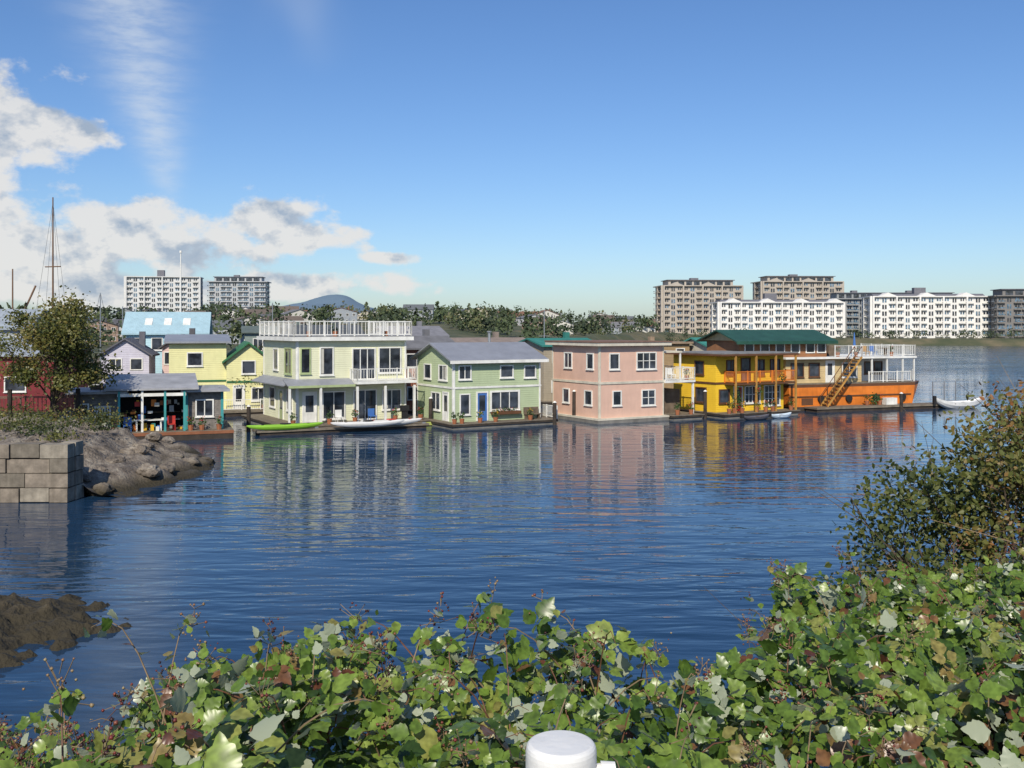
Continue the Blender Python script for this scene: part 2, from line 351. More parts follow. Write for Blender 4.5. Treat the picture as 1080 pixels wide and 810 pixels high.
XB=([43,46,50,55,58,61,64,75,82,100,170],[-15.8,-15.3,-14.6,-15.6,-17.3,-23.5,-29.3,-34,-42,-47,-50])
def leftland(x,y):
    d=float(np.interp(y,*XB))-x+1.2*fb(x,y,.35,3)
    h=-.5+ (d*.3 if d<6 else 1.8+(d-6)*.3); h=min(h,1.9)
    k=fb(x,y,.8,5)*.42*sm((2.4-h)/.6)
    return h+k+abs(fb(x+9,y,.5,3))*.45*sm((2.2-h)) 
grid('rocky_shore',-95,-11,210,43.2,172,260,leftland,ROCK)
def mound(name,cx,cy,rx,ry,h,m):
    def f(x,y):
        r=math.hypot((x-cx)/rx,(y-cy)/ry)
        return h*(1-r*r)*1.1-.12+fb(x,y,1.3,6)*.32+abs(fb(x,y+4,.8,4))*.34-(.5 if r>1.3 else 0)
    return grid(name,cx-rx*1.5,cx+rx*1.5,150,cy-ry*1.5,cy+ry*1.5,130,f,m)
mound('shore_rocks',-14.6,24.0,4.6,3.4,.42,WROCK)
def shoreY(x): return float(np.interp(x,[-400,-20,70,170,400],[165,175,425,395,380]))+8*fb(x,0,.02,3)
def farh(x,y):
    d=y-shoreY(x)
    if d<0: return max(-3,d*.2)
    h=min(2.6,d*.35)
    cap=float(np.interp(x,[-500,60,120,300],[10,8,2,2]))
    h+=cap*sm((d-60)/260)+ 3.2*math.exp(-((x-50)/36)**2-((d-26)/16)**2)
    return h+.4*fb(x,y,.05,3)
ys=np.concatenate([np.linspace(120,700,150),np.linspace(720,4000,30)])
grid('far_shore_terrain',-700,700,180,0,0,ys,farh,FARG)
def gz(x,y): return farh(x,y)
HILL=groundmat('hazy_hill',(.11,.165,.225),(.12,.18,.24),(.13,.19,.25),.004,False,.0)  # blue distance haze is put into the hill's base colour
def hill(x,y):
    return 75*math.exp(-((x+1110)/200)**2)*math.exp(-((y-6200)/500)**2)+70*math.exp(-((x+1200)/650)**2)*math.exp(-((y-6200)/600)**2)+60*math.exp(-((y-6200)/700)**2)*sm((1500-x)/2500)+20*fb(x,y,.004,5)
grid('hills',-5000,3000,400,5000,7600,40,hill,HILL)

# ------------------------------------------------------------ houseboats
def floatbase(b,x0,x1,y0,y1,z=.4):
    b.box('float',CONC,x0+.1,x1-.1,y0+.1,y1-.1,-.4,z-.2)
    b.box('float_waler',DKW,x0,x1,y0,y1,z-.199,z-.06)
    b.box('deck',DECK,x0-.03,x1+.03,y0-.03,y1+.03,z-.057,z)
# cream
CREAM=mat('cream_siding',(.66,.66,.46),.6,.08,1,.05,siding=.16,grime=.12); LIME=mat('lime_paint',(.4,.47,.24),.6)
b=B('cream_houseboat',(-15.57,72,0),30);W,D=8.6,8.4;b.rx=W
floatbase(b,-1.6,W+1.4,-2.4,D+.5,.45)
b.box('lime_skirt',mat('lime_skirt_paint',(.4,.45,.12),.6),-1.62,W+1.42,-2.455,-2.435,.05,.3)
b.box('lower_walls',CREAM,.0,W,0,D,.45,3.25); b.box('floor_band',WHT,-.06,W+.06,-.06,D+.06,3.25,3.5)
b.box('upper_walls',CREAM,0,W,0,D,3.5,6.4)
b.box('roof',WHT,-.45,W+.45,-.45,D+.45,6.4,6.68);b.box('roof_deck',FELT,-.3,W+.3,-.3,D+.3,6.683,6.72)
b.rail(WHT,[(-.3,D),(-.3,-.3),(W+.3,-.3),(W+.3,D)],6.72,1.1,.3,1.2,.05)
for f,u1 in(('F',W),('L',D)):
    for u in (0,u1-.14): b.fbox('corner_boards',WHT,f,u,u+.14,.46,6.4,0,.04)
b.prism('pent_roof',GREYR,[(-1.25,3.12),(-1.25,3.2),(0,3.62),(0,3.5)],'x',-1.0,4.0)
b.prism('pent_roof',GREYR,[(-1.0,3.12),(-1.0,3.2),(-.005,3.62),(-.005,3.5)],'y',0.01,D)
b.box('pent_fascia',LIME,-1.0,4.0,-1.29,-1.255,3.05,3.22)
b.box('balcony_floor',WHT,4.05,W+.2,-1.6,-.07,3.22,3.42)
b.rail(WHT,[(4.05,-.1),(4.05,-1.55),(W+.15,-1.55),(W+.15,-.1)],3.42,.9,.2,1.4,.035)
for x in (-.9,1.4,4.1,6.3,W+.05): b.box('porch_posts',WHT,x-.08,x+.08,-1.25 if x<4 else -1.5,-1.09 if x<4 else -1.34,.45,3.05)
b.win('F',.35,.95,4.1,5.8,LIME);b.win('F',1.8,2.7,3.95,5.85,nx=1,curt=True);b.win('F',4.3,6.0,3.55,5.75,nx=3,sill=False);b.win('F',6.4,8.1,4.0,5.8,nx=2)
b.win('L',1.2,2.7,4.0,5.8,LIME,nx=2);b.win('L',4.5,5.6,4.2,5.7)
b.win('L',1.0,2.2,1.3,2.7);b.door('L',3.2,4.1,.46,2.6,LIME);b.win('L',5.3,6.6,1.3,2.7)
b.door('F',.5,1.4,.46,2.6,WHT);b.win('F',2.0,3.6,.7,2.6,nx=2);b.win('F',4.4,6.1,.55,2.65,nx=2,sill=False);b.win('F',6.7,8.1,1.2,2.6,nx=2,curt=True)
for x,y in((-.9,-2),(1.8,-1.9),(3.7,-2),(6.9,-1.9),(8.9,-2)): b.pot(x,y,.45,.4,RED if x>3 else None)
b.chair(2.7,-1.5,.45,WHT);b.chair(5.2,-1.6,.45,BLU)
b.box('barbecue',DARK,7.7,8.3,-1.3,-.9,1.1,1.5);b.box('barbecue',DARK,7.8,8.2,-1.25,-.95,.45,1.1)
for x in(1,3,7): b.cyl('roof_planter',POT,(x,.2,6.72),(x,.2,7.1),.2,8)
b.leaves('roof_plants',LEAFM,(3,.3,7.3),(.5,.3,.35),70,.08)
b.cyl('roof_vent',METAL,(5.5,4,6.7),(5.5,4,8.1),.09,8)
b.finish()
# green
SAGE=mat('sage_siding',(.40,.47,.29),.6,.08,1,.05,siding=.16,grime=.15)
b=B('green_houseboat',(-4.31,73,0),30);W,D=7.5,6.3;b.rx=W
floatbase(b,-.7,W+.8,-1.3,D+.4,.4)
b.box('lower_walls',SAGE,0,W,0,D,.4,2.85);b.box('floor_band',WHT,-.05,W+.05,-.05,D+.05,2.85,3.0);b.box('upper_walls',SAGE,0,W,0,D,3.0,5.0)
b.gable('roof',GREYR,0,W,0,D,5.0,6.1,.12,.45,'x',SAGE)
b.box('fascia',WHT,-.47,W+.47,-.50,-.455,4.72,4.95)
for f,u1 in(('F',W),('L',D)):
    for u in (0,u1-.14): b.fbox('corner_boards',WHT,f,u,u+.14,.41,5.0,0,.04)
b.win('F',.5,1.4,3.6,4.5,nx=2);b.win('F',3.2,5.5,1.25,2.5,nx=3,fw=.14);b.door('F',2.0,2.8,.42,2.5,BLU);b.win('F',.6,1.3,1.0,2.4,nx=1)
b.win('F',4.0,5.0,3.65,4.45);b.win('F',6.1,7.0,3.6,4.4)
b.win('L',1.0,2.3,3.5,4.5,nx=2,curt=True);b.win('L',3.8,4.9,3.5,4.5);b.win('L',2.2,3.6,1.2,2.4,nx=2);b.door('L',.8,1.6,.42,2.5,WHT)
b.box('flower_box',BRN,3.1,5.6,-.35,-.1,.85,1.08);b.leaves('flower_box_plants',LEAFM,(4.3,-.25,1.2),(1.2,.15,.18),120,.07);b.leaves('flower_box_flowers',RED,(4.3,-.28,1.25),(1.2,.15,.15),40,.04)
b.box('bench',WOOD,5.9,7.2,-.6,-.2,.75,.82);b.box('bench',WOOD,5.9,7.2,-.2,-.14,.82,1.3);b.box('bench',WOOD,5.95,6.05,-.55,-.2,.4,.75);b.box('bench',WOOD,7.05,7.15,-.55,-.2,.4,.75)
b.rail(WHT,[(W+.75,-1.2),(W+.75,D)],.4,.95);b.cyl('chimney',METAL,(5.2,4,5.6),(5.2,4,7.0),.11,8);b.cyl('chimney_cap',METAL,(5.2,4,7.0),(5.2,4,7.08),.2,8)
for x in(-.4,.2,1.7,3,6): b.pot(x,-1,.4,.35,YELP if x>1 else None)
b.finish()
# pink
PINK=mat('pink_stucco',(.66,.43,.33),.75,.08,1,.1,grime=.15); CRM=mat('cream_trim',(.62,.57,.46),.6)
b=B('pink_houseboat',(6.68,76.2,0),30);W,D=6.24,6.65;b.rx=W
b.box('float',CONC,-.3,W+.3,-.3,D+.3,-.4,.25);b.box('float_trim',CRM,-.33,W+.33,-.33,D+.33,.253,.4)
b.box('lower_walls',PINK,0,W,0,D,.4,3.0);b.box('belt_trim',CRM,-.06,W+.06,-.06,D+.06,3.0,3.18);b.box('upper_walls',PINK,0,W,0,D,3.18,5.95)
b.box('roof_fascia',CRM,-.45,W+.45,-.45,D+.45,5.95,6.2);b.box('roof',mat('brown_roof',(.2,.12,.09),.9),-.5,W+.5,-.5,D+.5,6.203,6.3)
for f,u1 in(('F',W),('L',D)):
    for u in (0,u1-.12): b.fbox('corner_boards',CRM,f,u,u+.12,.41,5.95,0,.035)
b.win('F',1.0,1.8,4.2,5.3,nx=1);b.win('F',3.6,5.4,4.15,5.35,nx=3,nzz=2);b.win('F',1.3,2.0,1.4,2.4);b.win('F',4.1,5.3,1.3,2.4,nx=2,nzz=2)
b.win('L',.8,1.6,4.2,5.3);b.win('L',3.8,4.8,4.2,5.3,nx=2);b.win('L',1.0,1.9,1.4,2.4);b.win('L',4.2,5.0,1.4,2.4)
floatbase(b,W+.32,W+3.4,-.9,D,.4)
b.box('balcony_floor',WHT,W+.02,W+3.1,-.2,D-1,2.95,3.13);b.rail(WHT,[(W+.1,-.15),(W+3.05,-.15),(W+3.05,D-1)],3.13,1.0,.16)
for y in(-.1,D-1.2):
    b.box('balcony_posts',WHT,W+2.9,W+3.04,y,y+.14,.4,2.95)
b.box('balcony_roof',CRM,W+.5,W+2.9,1.2,D-1,5.3,5.45);b.box('balcony_posts',WHT,W+2.7,W+2.82,1.25,1.37,3.13,5.3)
b.door('R',1.5,2.5,3.2,5.2,WHT);b.door('R',1.5,2.5,.42,2.4,BRN);b.chair(W+1.6,1,3.13,WHT);b.pot(W+2.6,.3,3.13,.35,RED);b.pot(W+1,-.5,.4);b.pot(W+2.3,-.6,.4,.4,RED)
b.box('shed',WOOD,W+1.2,W+2.8,1.4,3.5,.4,2.3)
b.finish()
# yellow
b=B('yellow_houseboat',(16.7,81.6,0),30);W,D=7.6,5.4;b.rx=W
YEL=mat('yellow_siding',(.78,.50,.035),.6,.08,1,.05,siding=.16,grime=.1)
floatbase(b,-.5,W+.3,-1.6,D+.3,.4)
b.box('lower_walls',YEL,0,W,0,D,.4,2.7);b.box('floor_band',BRN,-.05,W+.05,-.05,D+.05,2.7,2.86);b.box('upper_walls',YEL,0,W,0,D,2.86,5.05)
b.box('roof',BRN,-.6,W+.4,-1.4,D+.4,5.05,5.2);b.box('roof_top',FELT,-.55,W+.35,-1.35,D+.35,5.203,5.3)
b.box('balcony_floor',BRN,.9,W+.2,-1.35,-.06,2.66,2.8);b.rail(ORG,[(.9,-.1),(.9,-1.3),(W+.15,-1.3),(W+.15,-.1)],2.8,.95,.14,1.4,.04)
for x in(.95,3.2,5.4,W+.1): b.box('porch_posts',OCH,x-.07,x+.07,-1.39,-1.25,.4,5.05)
b.win('F',1.2,2.1,3.5,4.6,BRN,nx=2);b.win('F',2.8,3.7,3.0,4.75,BRN,nx=1);b.win('F',4.4,5.3,3.4,4.6,BRN,nx=2);b.win('F',6.1,7.1,3.4,4.6,BRN,nx=2)
b.win('F',3.2,4.8,1.1,2.4,WHT,nx=4,nzz=2);b.door('F',2.0,2.8,.42,2.4,RED);b.win('F',5.4,7.1,.8,2.4,WHT,nx=4,nzz=3);b.win('F',.4,1.4,1.2,2.2,BRN)
b.win('L',1.5,2.5,3.5,4.5,BRN);b.win('L',1.2,2.4,1.2,2.3,BRN)
for x in(.2,.9,1.6,3.3,4.2,5,7.2): b.pot(x,-1.3+random.uniform(-.1,.2),.4,.4,RED if x>3 else ORG)
b.leaves('climbing_vine',LEAFM,(1.2,-1.2,1.5),(.5,.3,1.1),260,.09);b.leaves('hanging_basket',LEAFM,(3.4,-1.4,2.2),(.35,.3,.4),90,.07);b.leaves('hanging_basket_flowers',RED,(3.4,-1.45,2.2),(.35,.3,.35),40,.05)
b.leaves('balcony_plants',LEAFM,(6.2,-1.2,3.2),(.6,.25,.4),120,.08)
b.finish()
# orange ferry style
b=B('orange_houseboat',(24.6,87.5,0),20);W,D=14.9,8;b.rx=8.2;b.lx=0
GRR=mat('green_roof',(.025,.085,.06),.6,.2,1,.1,vert=.4); TANW=mat('tan_panel',(.55,.42,.22),.6,.15,siding=.2)
def hullsec(b):
    P=[(-.3,0),(13.3,0),(15.2,2.0),(15.5,4),(15.2,6),(13.3,8),(-.3,8)]
    n=len(P)
    def lvl(z,s): return [(x+(s if x>12 else 0)*(1 if x>14 else .4),y,z) for x,y in P]
    for z0,z1,m in((-.5,.35,DKW),(.35,2.05,ORG),(2.05,2.3,BRN)):
        V=lvl(z0,(z0-1)*.45)+lvl(z1,(z1-1)*.45);F=[(i,(i+1)%n,n+(i+1)%n,n+i) for i in range(n)]+[tuple(range(n,2*n))]
        b.add('hull',m,V,F)
hullsec(b)
b.box('main_deck',DECK,-.25,13.4,.05,7.95,2.303,2.38)
b.box('rubbing_strake',BRN,-.35,13.0,-.08,-.002,1.2,1.3)
for x in(3,6,9,12): b.cyl('tyre_fenders',DARK,(x,-.02,1.0),(x,-.2,1.0),.33,14)
b.fy=.9
b.box('main_cabin',TANW,0,8.2,.9,D-.6,2.38,4.55);b.box('upper_deck',WHT,-.5,13.9,.2,D,4.55,4.72)
for x in(8.9,10.6,12.4,13.7): b.box('deck_posts',WHT,x-.06,x+.06,.3,.42,2.38,4.55)
b.box('aft_cabin',WHT,9.4,12.6,2.5,6.5,2.38,4.54)
b.win('F',.6,1.8,3.0,4.1,BRN,nx=2);b.win('F',2.5,3.5,3.0,4.1,BRN);b.win('F',6.1,7.6,2.9,4.1,WHT,nx=2);b.door('F',4.3,5.1,2.4,4.3,WHT);b.win('R',1.6,3.4,2.9,4.1,WHT,nx=2)
b.fy=2.5;b.win('F',9.9,10.6,3.1,4.1,BRN);b.win('F',11,11.8,3.1,4.1,BRN)
b.rail(WHT,[(8.4,.15),(13.2,.15),(15.1,2.1)],2.38,.95,.2)
b.fy=1.2;b.lx=-4.6
b.box('upper_cabin',mat('cedar_siding',(.28,.13,.06),.7,.2,siding=.15),-4.6,4.6,1.2,6.6,4.72,6.2)
b.box('lower_left_cabin',TANW,-4.4,-.35,1.4,6.6,.5,4.72)
b.gable('roof',GRR,-4.8,4.8,1.0,6.8,6.2,7.05,.12,.5,'x',TANW)
b.box('roof_fascia',GRR,-5.3,5.3,.48,.53,5.9,6.12)
for u in(-4.0,-2.4,-.8,.8,2.4,3.6): b.win('F',u,u+.8,5.15,6.0,WHT,nx=1,sill=False)
b.rail(WHT,[(4.8,.3),(13.8,.3),(13.8,7.8)],4.72,1.0,.22,1.5,.03)
b.box('upper_locker',WOOD,6.2,7.4,3,4,4.72,5.7);b.chair(8.5,2,4.72,WHT);b.chair(9.6,2,4.72,OCH);b.chair(10.7,2.3,4.72,BLU)
b.box('deck_table',WOOD,11.2,12.4,1.6,2.4,5.4,5.46);b.box('deck_table',WOOD,11.7,11.9,1.9,2.1,4.72,5.4)
b.cyl('umbrella_pole',METAL,(9.1,3,4.72),(9.1,3,6.9),.03,6);b.cyl('folded_umbrella',BLU,(9.1,3,5.6),(9.1,3,6.9),.14,8,.03)
for x in(5.5,7.5,11.5): b.pot(x,.8,4.72,.4,RED)
for i in range(16):
    t=i/15; x=3.0+3.4*t; z=.6+4.1*t; b.box('stair_treads',OCH,x-.14,x+.14,-1.2,-.35,z,z+.05)
for y in(-1.24,-.3):
    b.cyl('stair_stringers',OCH,(2.8,y,.4),(6.5,y,4.75),.09,4);b.cyl('stair_handrail',BRN,(2.8,y,1.3),(6.5,y,5.7),.035,4)
    for i in range(6):
        t=i/5;b.cyl('stair_handrail',BRN,(2.8+3.7*t,y,.4+4.35*t),(2.8+3.7*t,y,1.35+4.35*t),.03,4)
b.box('side_dock',DECK,1.2,18.2,-1.9,-.15,.25,.4);b.box('side_dock_float',DKW,1.3,18.1,-1.8,-.2,-.3,.247)
b.rail(METAL,[(15.3,-.3),(18.0,-.3)],.4,1.9,.35,1.2,.03)
b.box('porthole_panel',BRN,1.0,2.2,-.03,-.003,.5,1.1)
b.box('dock_box',WHT,9.4,10.6,-1.0,-.4,.4,1.0);b.leaves('dock_plants',LEAFM,(8.2,-.8,1.0),(.6,.3,.6),150,.09)
for x in(7.4,8.8): b.pot(x,-.8,.4,.4,RED)
b.finish()
# small grey houseboat
SHG=mat('grey_shingle',(.2,.18,.16),.85,.35,4,.5,siding=.14)
b=B('grey_houseboat',(-27.5,64,0),20);W,D=8.6,4.6;b.rx=W
b.box('float',DKW,-1.0,W+.6,-1.0,D+.3,-.3,.35);b.box('float_band',mat('rust_band',(.25,.1,.05),.8,.3),-1.02,W+.62,-1.03,-1.003,.36,.56);b.box('deck',DECK,-1,W+.6,-1,D+.3,.36,.6)
b.box('left_cabin',SHG,-.6,2.0,.0,D,.6,3.1);b.box('right_cabin',SHG,6.2,W,0,D,.6,3.1);b.box('back_wall',DARK,2.003,6.197,2.2,D,.6,3.1)  # back wall near-black: shadow inside the open front is put into its colour
b.box('side_roof',LGR,-1.1,2.6,-.6,D+.3,3.1,3.25);b.box('side_roof',LGR,5.9,W+.4,-.6,D+.3,3.1,3.25)
b.prism('raised_roof',LGR,[(-.9,3.3),(-.9,3.42),(D,4.15),(D,4.0)],'x',1.2,7.0);b.box('clerestory',WHT,1.5,6.7,.1,D-.1,3.25,3.42)
b.box('clerestory_wall',SHG,1.5,6.7,.6,D-.1,3.42,3.55)
for x in(2.1,3.5,4.9,6.1): b.box('porch_posts',TEAL if x!=3.5 else WHT,x-.07,x+.07,-.75,-.61,.6,3.25)
b.box('porch_header',WHT,2.0,6.2,-.74,-.62,2.9,3.1)
b.win('F',-.3,.2,1.6,2.4,WHT);b.box('lattice',WHT,.6,1.6,-.06,-.003,.7,2.3)
for i in range(6):
    b.box('lattice_gaps',DARK,.68+.15*i,.74+.15*i,-.065,-.0605,.8,2.2)
b.win('F',6.9,7.9,1.5,2.5,WHT,nx=2);b.box('corner_post',TEAL,W-.16,W+.02,-.05,.1,.6,3.1);b.box('corner_post',TEAL,6.15,6.33,-.05,.1,.6,3.1)
cols=[RED,BLU,WHT,YELP,TEAL,POT,METAL,ORG,CUR]
for i in range(46):
    x=random.uniform(2.3,6);y=random.uniform(-.4,2);z=random.choice([.6,.6,1.2,1.7,2.2]);s_=random.uniform(.06,.2)
    b.box('porch_items',random.choice(cols),x,x+s_*1.6,y,y+s_,z,z+random.uniform(.12,.5))
b.box('shelf',WHT,2.3,5.9,1.6,2.1,1.14,1.19);b.box('shelf',WOOD,2.3,5.9,1.6,2.1,1.65,1.69);b.box('table',WHT,3,4.8,-.3,.5,1.28,1.33);b.box('table',WHT,3.1,3.2,-.2,.4,.6,1.28);b.box('table',WHT,4.6,4.7,-.2,.4,.6,1.28)
b.chair(5.3,-.3,.6,RED);b.chair(2.6,-.4,.6,BLU)
for x in(-.7,1.8,6.5,7.2,8.3): b.pot(x,-.7,.6,.35,RED)
for i in range(9):
    x=random.uniform(-.8,8);y=random.uniform(.3,3.5);b.box('roof_clutter',random.choice([WOOD,METAL,WHT,DKW]),x,x+random.uniform(.3,1),y,y+.4,3.25,3.25+random.uniform(.15,.5))
b.finish()
# pale yellow house
PALE=mat('pale_yellow_siding',(.68,.65,.33),.6,.08,siding=.16,grime=.12);GRN=mat('green_trim',(.04,.16,.07),.6)
b=B('pale_yellow_houseboat',(-28.6,83,0),18);b.rx=8
floatbase(b,-.5,9,-1.2,7,.4)
b.box('lower_walls',PALE,0,4.6,0,6,.4,6.1);b.prism('shed_roof',GREYR,[(-.5,6.05),(-.5,6.2),(6.5,6.75),(6.5,6.6)],'x',-.4,5.0)
b.box('right_walls',PALE,4.6,8.2,-.5,6,.4,4.6);b.fy=-.5;b.gable('gable_roof',GRN,4.6,8.2,-.5,6,4.6,6.0,.16,.35,'y',PALE)
b.win('F',5.9,6.9,3.5,4.5,WHT);b.door('F',5.2,6.0,.42,2.4,WHT);b.win('F',6.7,7.7,1.2,2.2,WHT,nx=2);b.box('green_fascia',GRN,4.62,8.18,-.56,-.503,2.7,2.85)
b.fy=0;b.win('F',1.5,2.6,4.2,5.2,WHT);b.win('F',.6,1.2,1.5,2.4,WHT);b.win('F',2.8,3.9,1.2,2.4,WHT,nx=2);b.box('green_band',GRN,-.02,4.58,-.05,-.003,2.8,2.95)
b.rail(WHT,[(-.4,-1.1),(8.9,-1.1)],.4,.9)
for x in(.4,3,7.5): b.pot(x,-.8,.4)
b.finish()
# blue gable house
BLUS=mat('light_blue_siding',(.42,.62,.68),.6,.08,siding=.16);LBR=mat('pale_blue_roof',(.36,.52,.58),.5,.1,vert=.4)
b=B('light_blue_houseboat',(-37.6,97,0),14);b.rx=7.4
floatbase(b,-.4,8,-1,6.5,.4);b.box('walls',BLUS,0,7.4,0,6,.4,6.9);b.gable('roof',LBR,0,7.4,0,6,6.9,8.8,.14,.4,'x',BLUS)
for u in(.6,2.4,4.2,5.9): b.win('F',u,u+.9,5.2,6.3,WHT)
b.win('F',1,2.4,2.4,3.8,WHT,nx=2);b.win('F',4,5.4,2.4,3.8,WHT,nx=2);b.win('L',1.5,2.5,5,6.2);b.win('L',3.5,4.5,5,6.2)
for x in(1.6,3.4,5.2): b.prism('skylight',WHT,[(.9,7.6),(.9,7.68),(1.9,8.3),(1.9,8.22)],'x',x,x+.7)
b.finish()
def home(name,x,y,rot,w,d,h,rh,wc,rc,base=.4,flt=True,axis='x',rows=2,single=False):
    wm_=mat('siding_%.2f_%.2f_%.2f'%wc,wc,.65,.1,siding=.16);rm=mat('roofing_%.2f_%.2f_%.2f'%rc,rc,.8,.2)
    z0=base if not flt else 0
    b=B(name,(x,y,z0 if not flt else 0),rot);b.rx=w
    if flt: floatbase(b,-.4,w+.4,-.8,d+.4,.4)
    zb=.4 if flt else -1.5
    b.box('walls',wm_,0,w,0,d,zb,h)
    if rh>0: b.gable('roof',rm,0,w,0,d,h,h+rh,.14,.35,axis,wm_)
    else: b.box('roof',rm,-.3,w+.3,-.3,d+.3,h,h+.2)
    fh=h/rows
    for r in range(rows):
        n=max(2,int(w/2.2))
        for i in range(n):
            u=w*(i+.5)/n+random.uniform(-.2,.2);z=r*fh+fh*.38+(.2 if flt else 0)
            b.win('F',u-.45,u+.45,z,z+fh*.36,WHT,nx=random.choice([1,2]),sill=False)
        for i in range(2):
            u=d*(i+.5)/2;z=r*fh+fh*.38;b.win('L',u-.4,u+.4,z,z+fh*.36,WHT,sill=False)
    b.box('chimney',rm,w*.7,w*.7+.5,d*.6,d*.6+.5,h,h+max(rh,0)+.7)
    return b.finish(single)
home('lavender_houseboat',-36.3,88,12,4.0,4,5.0,1.3,(.5,.48,.56),(.12,.12,.14),axis='y')
home('lavender_houseboat',-31.8,90.5,12,3.0,4,5.6,1.0,(.62,.45,.42),(.1,.1,.11),axis='y')
home('rust_red_houseboat',-9.6,84,30,5.5,5,5.6,.9,(.32,.12,.07),(.16,.16,.17))
home('green_roofed_houseboat',3,94,25,6,6,5.6,.6,(.35,.3,.22),(.04,.2,.17))
home('brown_houseboat',-6,97,25,9,6,5.5,.7,(.3,.2,.14),(.25,.2,.17))
home('brown_houseboat',11,99,25,8,6,5.7,0,(.34,.24,.13),(.3,.22,.15))
home('dark_houseboat',-22.5,100,20,7.5,6,6.6,.9,(.25,.27,.3),(.09,.1,.11))
home('dark_houseboat',-29,108,15,8,6,6.8,.6,(.2,.25,.23),(.12,.15,.14))
home('teal_roofed_houseboat',20,100,25,7,6,5.3,.9,(.5,.46,.38),(.05,.24,.2))
home('white_houseboat',-14,112,25,7,6,6.4,1.0,(.6,.6,.58),(.2,.2,.22))
MAR=mat('maroon_siding',(.2,.03,.035),.7,.2,vert=.2)
b=B('maroon_boat_shed',(-52,73,1.6),8);b.rx=17.5
b.box('walls',MAR,0,17.5,0,9,-.8,3.7);b.gable('roof',mat('pale_shed_roof',(.33,.36,.4),.6,.2,vert=.4),0,17.5,0,9,3.7,4.9,.12,.4,'x',MAR)
b.box('sliding_door',mat('maroon_door',(.15,.025,.03),.7,.2),5,9,-.08,-.003,-.3,2.7);b.win('F',11,12.4,1,2);b.win('F',14,15.4,1,2);b.box('door_track',METAL,4.5,11,-.12,-.003,2.75,2.85)
b.finish()
home('grey_boat_shed',-60,84,8,18,8,5.8,1.6,(.3,.32,.34),(.3,.34,.38),base=1.5,flt=False)
b=B('gangway',(-31.5,62.5,1.9),12)
b.box('walkway',DECK,-3,4.2,0,1.2,-.15,0)
b.rail(WOOD,[(-3,0),(4.2,0)],0,1.05,.25);b.rail(WOOD,[(-3,1.2),(4.2,1.2)],0,1.05,.25)
for x in(-2.5,0,2.5,4): b.cyl('piles',DKW,(x,-.1,-3),(x,-.1,1.6),.14,8)
b.finish()
for i,(x,y,h_) in enumerate([(-18.6,70.2,1.8),(-6.2,75.5,2.0),(4.9,79,2.3),(15.6,80.5,2.2),(-19.2,79,3.2),(34,87,1.6),(3.2,75.2,1.7)]):
    b=B('mooring_pile',(x,y,0),0);b.cyl('pile',DKW,(0,0,-2),(.03,.02,h_),.16,10,.14);b.cyl('cap',WHT,(.03,.02,h_),(.03,.02,h_+.12),.17,10,.03);b.finish(True)
b=B('floating_dock',(-21,76,0),25);b.box('planks',DECK,0,64,6.5,8.4,.3,.45);b.box('floats',DKW,.2,63.8,6.6,8.3,-.3,.297)
b.finish()
b=B('kayak_dock',(-17.3,67.6,0),26);b.box('planks',DECK,0,12.5,0,1.7,.2,.34);b.box('floats',DKW,.2,12.3,.1,1.6,-.3,.197)
for x in(.3,4,8,12): b.box('cleats',METAL,x,x+.25,.1,.18,.34,.44)
b.finish()
def hull(name,loc,rot,Ln,Wd,Ht,m,m2,open_=False,rock=.12):
    ns,nr=25,14;V=[];F=[]
    for i in range(ns):
        t=i/(ns-1);s_=max(.015,math.sin(math.pi*t)**.75);x=(t-.5)*Ln;zr=rock*abs(2*t-1)**3
        for j in range(nr):
            a=2*math.pi*j/nr;yy=math.cos(a)*Wd/2*s_;zz=math.sin(a);zz=(zz*.45 if zz>0 else zz)*Ht*(s_**.5)
            if open_ and zz>0: zz=-.25*Ht*s_ if abs(math.cos(a))<.9 else 0
            V.append((x,yy,zz+zr+Ht*.8))
    for i in range(ns-1):
        for j in range(nr):
            F.append((i*nr+j,(i+1)*nr+j,(i+1)*nr+(j+1)%nr,i*nr+(j+1)%nr))
    F+=[tuple(range(nr)),tuple(range((ns-1)*nr,ns*nr))[::-1]]
    b=B(name,loc,rot);b.add('hull',m,V,F)
    if not open_:
        n=14;zt=Ht*.8+Ht*.45
        o=[(math.cos(2*math.pi*k/n)*.42,math.sin(2*math.pi*k/n)*.2) for k in range(n)]
        b.add('cockpit',m2,[(x,y,zt-.03) for x,y in o]+[(x*.9,y*.85,zt+.05) for x,y in o],[(k,(k+1)%n,n+(k+1)%n,n+k) for k in range(n)]+[tuple(range(n,2*n))])
        for x in(-Ln*.3,Ln*.3): b.cyl('hatch',m2,(x,0,zt-.08),(x,0,zt-.0),.13,10)
    else:
        for x in(-Ln*.18,Ln*.15): b.box('seat',WOOD,x-.12,x+.12,-Wd*.42,Wd*.42,Ht*.62,Ht*.68)
        b.box('outboard_motor',DARK,-Ln/2-.15,-Ln/2+.1,-.12,.12,Ht*.5,Ht*1.5)
    return b.finish()
KG=mat('kayak_green',(.25,.5,.04),.35,.1,grime=.1,spec=.6)
hull('kayak',(-15.6,68.55,.36),27,5.3,.62,.3,KG,DARK)
hull('kayak',(-10.2,70.6,.36),24,5.4,.62,.3,mat('kayak_white',(.7,.69,.66),.3,.1,grime=.15,spec=.6),DARK)
hull('kayak',(-8.7,71.9,.36),24,4.6,.6,.3,mat('kayak_white',(.75,.74,.7)),RED)
hull('dinghy',(40.9,91.0,-.05),14,5.2,1.8,.8,mat('dinghy_white',(.72,.72,.7),.35),DARK,True,.45)
hull('dinghy',(21.9,81.2,-.05),30,2.4,1.1,.4,mat('dinghy_blue',(.55,.66,.75),.4),DARK,True,.15)
